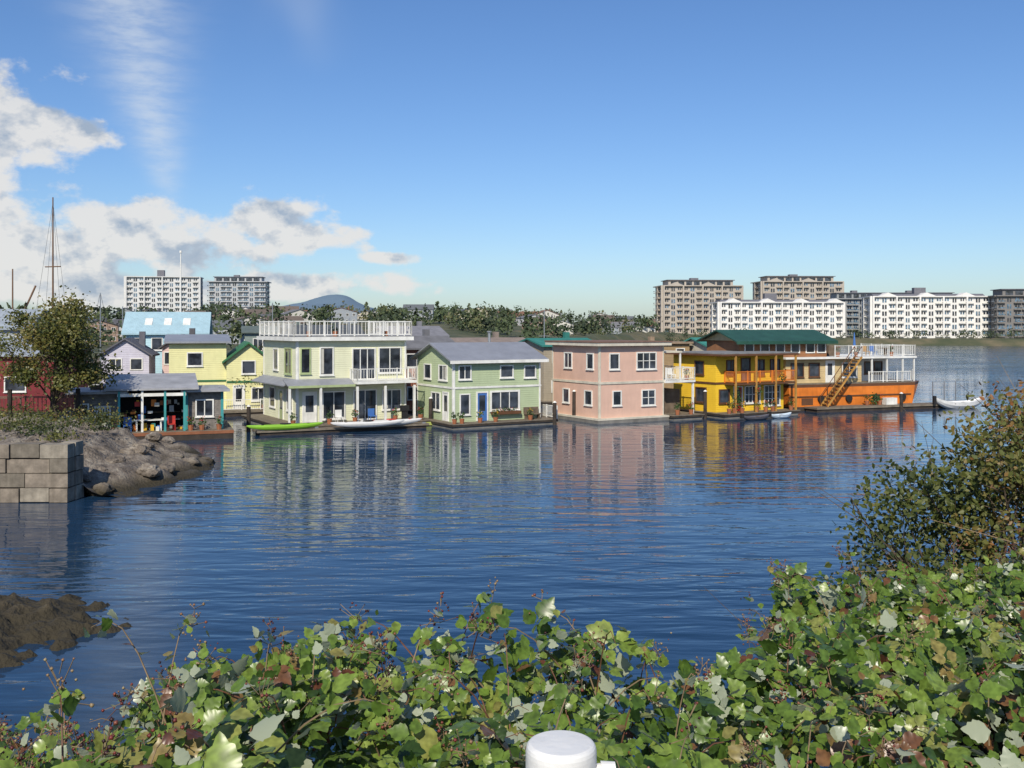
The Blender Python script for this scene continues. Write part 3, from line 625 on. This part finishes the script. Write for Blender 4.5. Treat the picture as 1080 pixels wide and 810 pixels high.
hull('dinghy',(19.5,79.6,-.05),28,2.8,1.1,.4,mat('dinghy_dark',(.1,.1,.12),.4),DARK,True,.15)
b=B('sailboat',(-46.5,100,0),70)
ns=13;V=[];F=[]
for i in range(ns):
    t=i/(ns-1);s_=max(.05,math.sin(math.pi*(t*.85+.08))**.6);x=(t-.5)*13
    V+=[(x,-1.7*s_,1.5+.5*t*t),(x,-1.1*s_,0),(x,0,-.5),(x,1.1*s_,0),(x,1.7*s_,1.5+.5*t*t)]
for i in range(ns-1):
    for j in range(5): F.append((i*5+j,(i+1)*5+j,(i+1)*5+(j+1)%5,i*5+(j+1)%5))
b.add('hull',DKW,V,F+[(0,1,2,3,4),tuple(range((ns-1)*5,ns*5))[::-1]]);b.box('cabin',WHT,-3,1.5,-.9,.9,1.55,2.5)
MST=mat('mast_wood',(.16,.09,.05),.5)
b.cyl('mast',MST,(.5,0,1),(.5,0,20.5),.12,8,.06);b.cyl('boom',MST,(.5,0,3),(-5.5,0,3.4),.1,6);b.cyl('crosstree',MST,(.5,-1.0,13.5),(.5,1.0,13.5),.06,5);b.cyl('mizzen_mast',MST,(-4.5,0,1),(-4.5,0,13),.1,8,.06)
for p in((3.4,0,2),(-3,0,2),(.5,1.6,1.6),(.5,-1.6,1.6)): b.cyl('rigging',DARK,(.5,0,20),p,.014,3)
b.cyl('gaff',MST,(-5.5,1,3),(-1.5,.2,11.5),.1,6)
b.finish()
b=B('flagpole',(-36.6,110,0),0);b.cyl('pole',WHT,(0,0,.3),(0,0,15.6),.1,8,.06);b.cyl('pole_top',WHT,(0,0,15.6),(0,0,15.85),.14,8);b.box('pole_base',CONC,-.5,.5,-.5,.5,-.5,.5);b.finish()
for x,y,h_ in((-43,104,11),(-25.5,106,10),(3.5,108,9.2),(-39.5,101,9.5)):
    b=B('boat_mast',(x,y,0),0);b.cyl('mast',METAL,(0,0,0),(0,0,h_),.07,6,.05);b.cyl('spreader',METAL,(-.6,0,h_*.7),(.6,0,h_*.7),.03,4);b.cyl('stay',DARK,(0,0,h_),(2.2,0,1),.02,3);b.cyl('stay',DARK,(0,0,h_),(-2.2,0,1),.02,3);b.box('deck_house',WHT,-2.4,2.4,-.8,.8,.3,1.4);b.finish()
# ------------------------------------------------------------ stone wall
STONE=[mat('stone_block_%d'%i,c,.9,.4,2.2,.8,6,grime=.75) for i,c in enumerate([(.25,.21,.165),(.30,.265,.21),(.19,.165,.13)])]
b=B('stone_block_wall',(-18.7,42,0),0)
b.box('core',mat('mortar',(.06,.05,.04),.9),-27,-.08,.1,1.2,-1,2.3)
for face in(0,1):
    for r in range(5):
        z0=-.62+r*.62
        Ltot=27 if face==0 else 1.0
        pos=0;first=True
        while pos<Ltot:
            wd_=random.uniform(1.2,1.9) if not(first and r%2) else .8
            if face: wd_=1.0
            first=False;j=random.uniform(0,.1);m=random.choice(STONE);g_=.022;jz=random.uniform(-.014,.014)
            if face==0: b.box('blocks',m,-pos-wd_+g_,-pos-g_,-j,.6,z0+g_+jz,z0+.62-g_+jz)
            else: b.box('blocks',m,-.6,j*.5,pos+.62+g_,min(pos+wd_,Ltot)+.42-g_,z0+g_+jz,z0+.62-g_+jz)
            pos+=wd_
b.finish()
DG=groundmat('dry_grass',(.05,.055,.02),(.12,.11,.05),(.2,.17,.1),1.5)
grid('wall_top_ground',-60,-19.4,60,42.7,44.6,10,lambda x,y:2.36+.06*fb(x,y,.9)-max(0,y-43.4)*.5,DG)
OL=leafmat('olive_foliage',[(0,(.035,.05,.015)),(.4,(.085,.10,.024)),(.75,(.15,.145,.035)),(1,(.22,.16,.045))],trans=.25)
quad=np.array([(-1,-.6,0),(1,-.6,0),(1.1,.6,0),(-.9,.7,.2)])*.5;QT=np.array([[0,1,2],[0,2,3]])
P=[];rn=[]
for i in range(46):
    cx=random.uniform(-42,-20.5);cy=random.uniform(44,62);cx=min(cx,float(np.interp(cy,*XB))-6.5);cz=leftland(cx,cy)+.2;s_=random.uniform(.35,.95);tn=random.random()
    for _ in range(190): P.append((cx+random.gauss(0,s_),cy+random.gauss(0,s_),cz+abs(random.gauss(0,s_*.55))));rn.append(tn*.9+random.gauss(0,.1))
P=np.array(P);V,T,r=inst(quad,QT,P,rots(len(P),(0,-.2,.5),.9),rng.uniform(.07,.15,len(P)),np.clip(rn,0,1));trimesh('low_shrubs',V,T,OL,r)
def boulder(name,x,y,z,r,m):
    import bmesh
    bm=bmesh.new();bmesh.ops.create_icosphere(bm,subdivisions=3,radius=1)
    s0=random.random()*50
    for v in bm.verts:
        k=1+.45*noise.noise(v.co*1.1+Vector((s0,0,0)))+.2*noise.noise(v.co*3+Vector((s0,0,0)));v.co*=k*r;v.co.z*=.6
    me=bpy.data.meshes.new(name);bm.to_mesh(me);bm.free();me.materials.append(m);o=link(bpy.data.objects.new(name,me));o.location=(x,y,z);return o
for i in range(34):
    y=random.uniform(44,61);x=float(np.interp(y,*XB))-random.uniform(1.2,5.0);boulder('boulder',x,y,max(0,leftland(x,y)),random.uniform(.2,.6),ROCK)
for i in range(16):
    a=random.random()*6.28;x=-14.6+4.1*math.cos(a)*random.random()**.4;y=24+3*math.sin(a)*random.random()**.4;boulder('boulder',x,y,.12,random.uniform(.1,.28),WROCK)
# ------------------------------------------------------------ condos
def condo(name,x,y,rot,w,d,floors,bays,wc,fh=2.9,style='white',z=3.0,step=True):
    wm_=mat('render_%.2f_%.2f'%(wc[0],wc[2]),wc,.7,.1,.2,.05,grime=.12);rm=mat('condo_roof',(.16,.16,.18),.8)
    b=B(name,(x,y,z),rot);b.rx=w;b.lx=0;b.fy=0;h=floors*fh
    b.box('walls',wm_,0,w,0,d,-3,h)
    for face,ln in(('F',w),('L',d),('R',d)):
        n=bays if face=='F' else max(2,round(d/(w/bays)));bw=ln/n
        for i in range(n):
            bay=(i%3==1)
            for f in range(floors):
                z0=f*fh+.35;z1=f*fh+fh-.55;u0=i*bw;k=random.uniform(0,.07)
                b.fbox('windows',GL if random.random()<.6 else GB,face,u0+bw*(.2+k),u0+bw*(.8-k),z0+(.1 if bay else .5),z1,-.1,.06)
                b.fbox('mullions',wm_,face,u0+bw*.45,u0+bw*.55,z0,z1,.0,.12)
                if not bay:
                    b.fbox('balcony_slabs',wm_,face,u0+bw*.04,u0+bw*.96,f*fh-.1,f*fh+.1,0,1.1)
                    b.fbox('balcony_rails',GB if style=='glass' else wm_,face,u0+bw*.04,u0+bw*.96,f*fh+.6,f*fh+1.0,1.02,1.1)
            if style!='glass' and i%3==0: b.fbox('piers',wm_,face,u0-.3,u0+.4,-1,h,0,1.25)
        b.fbox('cornice',wm_,face,-.3,ln+.3,h-.05,h+.4,-.3,1.2)
    if step:
        b.box('penthouse',wm_,w*.08,w*.92,d*.15,d*.85,h,h+fh);
        b.rx=w*.92
        n=max(3,bays*2//3)
        b.fy=d*.15
        for i in range(n):
            u=w*.1+w*.8*i/n; b.fbox('penthouse_windows',GL,'F',u+.4,u+w*.8/n-.5,h+.6,h+fh-.5,-.05,.06)
        b.fy=0
        b.box('penthouse_roof',rm,w*.06,w*.94,d*.1,d*.9,h+fh,h+fh+.3)
    if style in('white','beige'):
        for i in range(1,bays-1,5):
            u=w*(i+.9)/bays; hw=w/bays*1.1
            b.prism('gable_dormer',wm_,[(u-hw,h+.4),(u,h+1.9),(u+hw,h+.4)],'y',-1.1,d*.4)
        if not step:
            b.prism('sloped_roof',rm,[(1.2,h+.1),(d*.3,h+1.5),(d*.7,h+1.5),(d-1.2,h+.1)],'x',1,w-1)
    b.box('lift_overrun',rm,w*.4,w*.5,d*.4,d*.6,h,h+fh+1.4)
    return b.finish()
WC=(.74,.72,.68);BC=(.44,.39,.33);GC=(.28,.29,.29)
condo('beige_apartment_building',73,480,4,38,18,8,12,BC,2.9,'beige',4)
condo('white_apartment_building',92,440,3,55,16,5,18,WC,3.0,'white',3.2,False)
condo('beige_apartment_building',131,520,3,42,18,9,12,BC,2.95,'beige',4.5)
condo('white_apartment_building',158,436,-3,50,16,6,15,WC,2.9,'white',3.2,False)
condo('grey_apartment_building',152,470,0,26,14,6,9,GC,2.9,'glass',3.2)
condo('grey_apartment_building',207,425,-6,40,16,6,12,(.2,.19,.18),2.9,'glass',3.2)
condo('grey_apartment_building',180,490,-3,40,14,6,12,GC,3.0,'glass',3.2)
condo('white_tower_block',-217,560,10,39,15,9,12,(.6,.6,.59),2.9,'white2',gz(-200,560)-2,False)
condo('grey_tower_block',-175,575,5,32,15,8,10,(.42,.43,.44),2.9,'glass',gz(-160,575)-1,True)
for i in range(80):
    px=random.uniform(215,705) if i<62 else random.uniform(0,300); Y=random.uniform(400,700) if i<62 else random.uniform(250,420)
    X=(px-540)/1050*Y
    if Y<shoreY(X)+12: Y=shoreY(X)+random.uniform(30,180); X=(px-540)/1050*Y
    wc=random.choice([(.6,.58,.52),(.45,.38,.3),(.5,.5,.5),(.55,.5,.4),(.3,.33,.36),(.62,.6,.58),(.36,.25,.19)]);rc=random.choice([(.1,.1,.11),(.15,.12,.1),(.17,.17,.18),(.13,.14,.15),(.22,.12,.08)])
    home('distant_house',X,Y,random.uniform(-20,30),random.uniform(8,14),random.uniform(7,10),random.uniform(3.5,5.6),random.uniform(1.3,2.4),wc,rc,base=gz(X,Y)-.5,flt=False,axis=random.choice('xy'),single=True)
# ------------------------------------------------------------ distant trees mass
FAR=leafmat('distant_foliage',[(0,(.03,.045,.025)),(.4,(.055,.08,.035)),(.7,(.085,.11,.045)),(1,(.15,.13,.06))],rough=.8,trans=0)
P=[];S=[];Rn=[]
def addtree(X,Y,h,w_,tone,n=130,con=False):
    zb=gz(X,Y)
    nc=7
    cs_=[(X+random.gauss(0,w_*.28),Y+random.gauss(0,w_*.28),zb+h*random.uniform(.25,.8),w_*random.uniform(.2,.38)) for _ in range(nc)]
    for i in range(n):
        if con:
            t=random.random()**1.6;rr=w_*.3*(1-t)+.2;a=random.random()*6.28;P.append((X+rr*math.cos(a)*random.random()**.5,Y+rr*math.sin(a),zb+h*(.1+.9*t)))
        else:
            c=random.choice(cs_);d=np.array([random.gauss(0,1) for _ in range(3)]);d/=np.linalg.norm(d);r=c[3]*random.random()**.35
            P.append((c[0]+d[0]*r,c[1]+d[1]*r,c[2]+d[2]*r*.9))
        S.append(random.uniform(.6,1.2)*h/7);Rn.append(min(1,max(0,tone+random.gauss(0,.12))))
for i in range(600):
    k=random.random()
    px=random.uniform(200,790) if k<.70 else (random.uniform(-60,310) if k<.84 else random.uniform(700,1150))
    Y=random.uniform(330,700)
    if k>=.70 and k<.84: Y=random.uniform(220,420)
    X=(px-540)/1050*Y
    if Y<shoreY(X)+20: Y=shoreY(X)+random.uniform(14,160);X=(px-540)/1050*Y
    if px>700: Y=random.uniform(405,431)if random.random()<.8 else 560; X=(px-540)/1050*Y
    h=random.uniform(4,8.8) if px<700 else random.uniform(2,4.5)
    if k>=.70 and k<.84: h*=1.1
    addtree(X,Y,h,h*random.uniform(.8,1.5),random.random()*.8,100 if px<700 else 50,random.random()<.12)
P=np.array(P);V,T,r=inst(quad,QT,P,rots(len(P),(0,-.3,.5),.9),np.array(S),np.array(Rn));trimesh('distant_trees',V,T,FAR,r)
# ------------------------------------------------------------ left tree
BARK=mat('bark',(.09,.065,.045),.9,.4,6,.8)
def tree(name,x,y,z,h,w_,nl,size,lm,ncl=26,seed=3):
    random.seed(seed);b=B(name,(x,y,z),0)
    pts=[Vector((0,0,-.3))];
    for i in range(1,7): pts.append(Vector((random.gauss(0,.09)*i,random.gauss(0,.09)*i,h*.6*i/6)))
    for i in range(6): b.cyl('trunk',BARK,pts[i],pts[i+1],.2*(1-i/7.5),8,.2*(1-(i+1)/7.5))
    ends=[]
    for i in range(ncl):
        s_=pts[random.randint(2,6)];a=random.random()*6.28;rr=w_/2*random.uniform(.25,.95)
        zt=min(h*random.uniform(.35,.97),h*(1.0-.25*(rr/(w_/2))**2));e=Vector((rr*math.cos(a),rr*math.sin(a),max(zt,s_.z*.8)))
        m_=s_.lerp(e,.5)+Vector((0,0,.25));b.cyl('limbs',BARK,s_,m_,.06,5,.04);b.cyl('limbs',BARK,m_,e,.04,4,.012);ends.append(e)
        for k in range(3):
            e2=e+Vector((random.gauss(0,.5),random.gauss(0,.5),random.gauss(0,.4)));b.cyl('twigs',BARK,e.lerp(m_,.3),e2,.015,3,.005)
    o=b.finish()
    E=np.array(ends);idx=rng.integers(0,len(E),nl);sc=rng.uniform(.35,.8,len(E))[idx]
    P=E[idx]+rng.normal(size=(nl,3))*sc[:,None]*np.array([.85,.85,.6])
    tone=rng.uniform(.3,.85,len(E))[idx]+rng.normal(size=nl)*.12
    V,T,r=inst(quad,QT,P,rots(nl,(0,-.5,.5),.8),rng.uniform(.6,1.3,nl)*size,np.clip(tone,0,1))
    l=trimesh('leaves',V,T,lm,r);l.parent=o;return o
tree('maple_tree',-28.2,61.5,1.0,8.0,6.4,14000,.15,OL,36,3)
tree('small_tree',-22.5,86,.4,5.5,3.5,3500,.14,OL,14,5)
random.seed(21)
# ------------------------------------------------------------ foreground bramble
def leaflet():
    ts=[0,.08,.18,.28,.38,.48,.58,.68,.78,.88,1];ws=[0,.17,.30,.38,.405,.39,.34,.27,.18,.085,0]
    V=[(t,0,-.12*t*t) for t in ts];n=len(ts)
    for sgn in(1,-1):
        for i in range(1,n-1):
            t=ts[i];w_=ws[i]*(1.06 if i%2 else .93);V.append((t+(.03 if i%2 else -.02),sgn*w_,-.12*t*t+.16*w_+.02*math.sin(t*25)))
    T=[];c=list(range(n));l=[n+i for i in range(n-2)];r=[n+n-2+i for i in range(n-2)]
    T+=[(c[0],c[1],l[0]),(c[0],r[0],c[1])]
    for i in range(n-3):
        T+=[(c[i+1],c[i+2],l[i+1]),(c[i+1],l[i+1],l[i])];T+=[(c[i+1],r[i],r[i+1]),(c[i+1],r[i+1],c[i+2])]
    T+=[(c[n-2],c[n-1],l[-1]),(c[n-2],r[-1],c[n-1])]
    return np.array(V),np.array(T)
LV,LT=leaflet()
SV=np.array([(0,0,0),(.35,.3,.05),(.7,.22,.02),(1,0,-.08),(.7,-.22,.02),(.35,-.3,.05),(.45,0,-.03)]);ST=np.array([(0,6,1),(1,6,2),(2,6,3),(3,6,4),(4,6,5),(5,6,0)])[:,::-1]
def compound(angs):
    Vs=[];Ts=[];o=0
    for i,(a,s_,off) in enumerate(angs):
        c,s=math.cos(R(a)),math.sin(R(a));v=LV*s_;v=v.copy();v[:,0]+=off
        tl=random.uniform(-.35,.15);v[:,2]+=v[:,0]*tl
        q=v.copy();q[:,0]=v[:,0]*c-v[:,1]*s;q[:,1]=v[:,0]*s+v[:,1]*c
        Vs.append(q);Ts.append(LT+o);o+=len(q)
    return np.concatenate(Vs),np.concatenate(Ts)
C3=compound([(0,1.15,.3),(72,.85,.06),(-78,.85,.06)]);C5=compound([(0,1.05,.32),(55,.9,.1),(-55,.9,.1),(115,.62,.05),(-115,.62,.05)]);C1=compound([(0,1.3,.1)])
BL=leafmat('bramble_leaf',[(0,(.03,.06,.012)),(.3,(.07,.13,.02)),(.55,(.14,.22,.035)),(.75,(.23,.31,.06)),(.84,(.26,.23,.07)),(.92,(.2,.10,.04)),(1,(.12,.045,.025))],back=(.36,.40,.28),rough=.32,trans=.26)
ZX=[-6,-3,-1.75,-1.5,-1.25,-.95,-.8,-.5,.08,.4,.84,1.1,1.5,5]
ZZ=[5.5,5.56,5.62,5.8,6.02,6.08,6.18,6.05,6.13,6.06,5.9,5.94,5.95,5.97]
def yedge(x): return np.interp(x,[.8,1.3,2.0,5],[4.1,5.0,7.2,7.6])
def zc(x,y):
    z=np.interp(x,ZX,ZZ)
    z=z+np.clip(3-y,0,.9)*.28-np.clip(y-4,0,5)*.12
    return z-np.maximum(0,y-yedge(x))*1.3
def bn(x,y): return .16*nz(x*1.9,y*1.9)+.1*nz(x*5,y*5,3)
def scatter(n,xr,yr,deep=.16):
    out=[]
    while len(out)<n:
        y=random.uniform(*yr);x=random.uniform(*xr)
        if abs(x)>.62*y+1.0: continue
        ye=float(yedge(x))
        if y>ye+1.5: continue
        if nz(x*2.6,y*2.6,8)<-.25 and random.random()<.7: continue
        out.append((x,y,float(zc(x,y))+bn(x,y)-min(.7,random.expovariate(1/deep))+.03))
    return np.array(out)
P=scatter(11500,(-4.5,6.5),(1.75,9.0));n=len(P)
rv=np.clip(rng.normal(.46,.2,n)+np.array([.3*nz(p[0]*1.5,p[1]*1.5,5) for p in P]),0,.8);brn=np.array([nz(p[0]*2.2,p[1]*2.2,15)>.15 for p in P]);rv=np.where(rng.random(n)<np.where(brn,.2,.04),rng.uniform(.82,1,n),rv)
Rm=rots(n,(0,-.4,.75),.5);flip=rng.random(n)<.10;Rm[flip,:,2]*=-1;Rm[flip,:,1]*=-1
S_=rng.uniform(.036,.094,n)
h_=rng.random(n);k1=h_<.5;k2=(h_>=.5)&(h_<.8);k3=h_>=.8
V=[];T=[];r=[];o=0
for C,k in((C3,k1),(C5,k2),(C1,k3)):
    v,t,q=inst(C[0],C[1],P[k],Rm[k],S_[k],rv[k]);V.append(v);T.append(t+o);r.append(q);o+=len(v)
V=np.concatenate(V);T=np.concatenate(T);r=np.concatenate(r)
brm=B('bramble_bush',(0,0,0),0)
CANE=mat('bramble_cane',(.15,.07,.04),.6,.3,20);DRY=mat('dry_stem',(.21,.15,.085),.8,.3,20)
clus=[]
smallP=[]
Q=[tuple(q) for q in scatter(330,(-3.5,6),(1.9,8.0))]
for i in range(95):
    x=random.uniform(-2.6,1.3);y=random.uniform(3.3,4.3);Q.append((x,y,0))
for i in range(65):
    x=random.uniform(-2.3,-1.1);y=random.uniform(2.6,4.2);Q.append((x,y,1))
for i,q in enumerate(Q):
    x,y=q[0],q[1];z=float(zc(x,y))+bn(x,y)-.15
    a=random.random()*6.28;ln=random.uniform(.1,.4);up=random.uniform(.1,.25)if random.random()<.88 else random.uniform(.25,.4)
    if q[2]==1: up=random.uniform(.12,.45)
    p=Vector((x,y,z));pr=p;lp=1 if random.random()<.5 else 2
    for k in range(1,6):
        t=k/5;c_=p+Vector((math.cos(a)*ln*t,math.sin(a)*ln*t,up*math.sin(t*2.0)))
        brm.cyl('canes',CANE if i%2 else DRY,pr,c_,.0034*(1.3-t*.8),4,.0034*(1.1-t*.8));
        if k>=2:
            for _ in range(1+lp): smallP.append(tuple(c_+Vector([random.gauss(0,.025) for _ in range(3)])))
        pr=c_
    if random.random()<(.62 if q[2]==1 else .5):
        ax=Vector((math.cos(a)*.3,math.sin(a)*.3,.8))
        for k in range(random.randint(10,26)):
            t=random.random();base=pr+ax*(t*.1);rad=.036*(1-t*.6);d=Vector([random.gauss(0,rad) for _ in range(3)]);e=base+d;clus.append((e.x,e.y,e.z,i%5/5))
            if k%2==0: brm.cyl('pedicels',DRY,base-ax*.02,e,.0015,3)
o=brm.finish();l=trimesh('leaves',V,T,BL,r);l.parent=o
P2=np.array(smallP);n2=len(P2);v2,t2,r2=inst(LV,LT,P2,rots(n2,(0,-.3,.7),.65),rng.uniform(.025,.068,n2),np.clip(rng.normal(.58,.2,n2),0,1));l=trimesh('young_leaves',v2,t2,BL,r2);l.parent=o
BM=leafmat('berries',[(0,(.03,.01,.012)),(.2,(.15,.025,.02)),(.4,(.2,.07,.04)),(.65,(.22,.14,.07)),(1,(.28,.22,.12))],rough=.45,trans=.0)
ov=np.array([(1,0,0),(-1,0,0),(0,1,0),(0,-1,0),(0,0,1),(0,0,-1)],float);ot=np.array([(0,2,4),(2,1,4),(1,3,4),(3,0,4),(2,0,5),(1,2,5),(3,1,5),(0,3,5)])
P3=np.array(clus);n3=len(P3);v3,t3,r3=inst(ov,ot,P3[:,:3],rots(n3),rng.uniform(.003,.008,n3),np.clip(P3[:,3]+rng.normal(size=n3)*.18,0,1));l=trimesh('berries',v3,t3,BM,r3);l.parent=o
# ------------------------------------------------------------ right shrub
SH=leafmat('shrub_foliage',[(0,(.03,.045,.012)),(.35,(.07,.09,.02)),(.6,(.13,.14,.035)),(.8,(.2,.14,.04)),(1,(.25,.1,.03))],rough=.5,trans=.25)
def shrub(name,cl,nl,size,tone):
    b=B(name,(0,0,0),0);base=Vector((np.mean([c[0] for c in cl]),np.mean([c[1] for c in cl]),3.2))
    for c in cl:
        for k in range(7):
            e=Vector(c[:3])+Vector([random.gauss(0,c[3]*.42) for _ in range(3)]);s_=base+Vector((random.gauss(0,.5),random.gauss(0,.4),0));m_=s_.lerp(e,.55)+Vector((0,0,.3))
            b.cyl('branches',BARK,s_,m_,.03,5,.015);b.cyl('branches',BARK,m_,e,.015,4,.006)
            for _ in range(6):
                e2=e+Vector([random.gauss(0,c[3]*.45) for _ in range(3)]);b.cyl('twigs',BARK if _%3 else DRY,m_.lerp(e,random.uniform(.7,1)),e2,.005,3,.0015)
    o=b.finish();C=np.array(cl);wgt=C[:,3]**2;idx=rng.choice(len(C),nl,p=wgt/wgt.sum());d=rng.normal(size=(nl,3));d/=np.linalg.norm(d,axis=1)[:,None]
    rr=C[idx,3]*(rng.random(nl)**.4)*(1+.3*np.array([nz(*(C[i,:3]*3+dd*2.5)) for i,dd in zip(idx,d)]))
    P=C[idx,:3]+d*rr[:,None]*np.array([1,1,.85])
    P+=rng.normal(size=P.shape)*.05
    keep=np.array([nz(p[0]*2.6,p[1]*2.6,p[2]*2.6)>-.2 for p in P]);P=P[keep];idx=idx[keep];n=len(P)
    tn=np.array(tone)[idx]+.35*np.array([nz(p[0]*1.6,p[1]*1.6,p[2]*1.6+9) for p in P])+rng.normal(size=n)*.13
    V,T,r=inst(SV,ST,P,rots(n,(0,-.4,.6),.8),rng.uniform(.6,1.3,n)*size,np.clip(tn,0,1));l=trimesh('leaves',V,T,SH,r);l.parent=o
cl=[(3.35,8.2,5.75,.6),(3.0,7.5,5.35,.5),(2.8,7.3,4.9,.5),(3.5,7.3,5.2,.55),(3.9,8.4,6.0,.65),(4.5,8.6,6.3,.7),(5.3,8.6,6.4,.8),(4.2,7.6,5.5,.75),(5.2,7.6,5.6,.9),(3.3,8.4,4.7,.9),(6.2,8.8,6.2,.9),(6.2,7.6,5.3,1),(4.6,8.0,4.6,1.1),(4.9,9.3,6.45,.55),(4.0,7.2,4.9,.7),(4.1,8.0,5.9,.6)]
shrub('hawthorn_shrub',cl,60000,.053,[.4,.35,.35,.4,.5,.6,.85,.4,.5,.3,.85,.4,.3,.9,.4,.55])
# ------------------------------------------------------------ white post
PW=mat('white_post_paint',(.72,.71,.68),.4,.1,14,.08,30,grime=.3,spec=.5)
b=B('white_post',(.076,1.54,5.6),0)
zt=1.158
prof=[(.0,zt),(.047,zt-.0005),(.0505,zt-.002),(.053,zt-.005),(.0545,zt-.010),(.055,zt-.016),(.055,1.09),(.0545,1.087),(.0525,1.086),(.0525,0)]
n=96;V=[(max(r_,.0005)*math.cos(6.28318531*j/n),max(r_,.0005)*math.sin(6.28318531*j/n),z) for r_,z in prof for j in range(n)]
F=[(i*n+j,(i+1)*n+j,(i+1)*n+(j+1)%n,i*n+(j+1)%n) for i in range(len(prof)-1) for j in range(n)]+[tuple(range(n))]
b.add('post',PW,V,F)
b.cyl('chain_eye',PW,(.05,0,1.115),(.07,0,1.117),.009,12)
b.cyl('chain_eye_knob',PW,(.062,-.004,1.116),(.084,-.004,1.118),.014,16,.011)
b.finish()
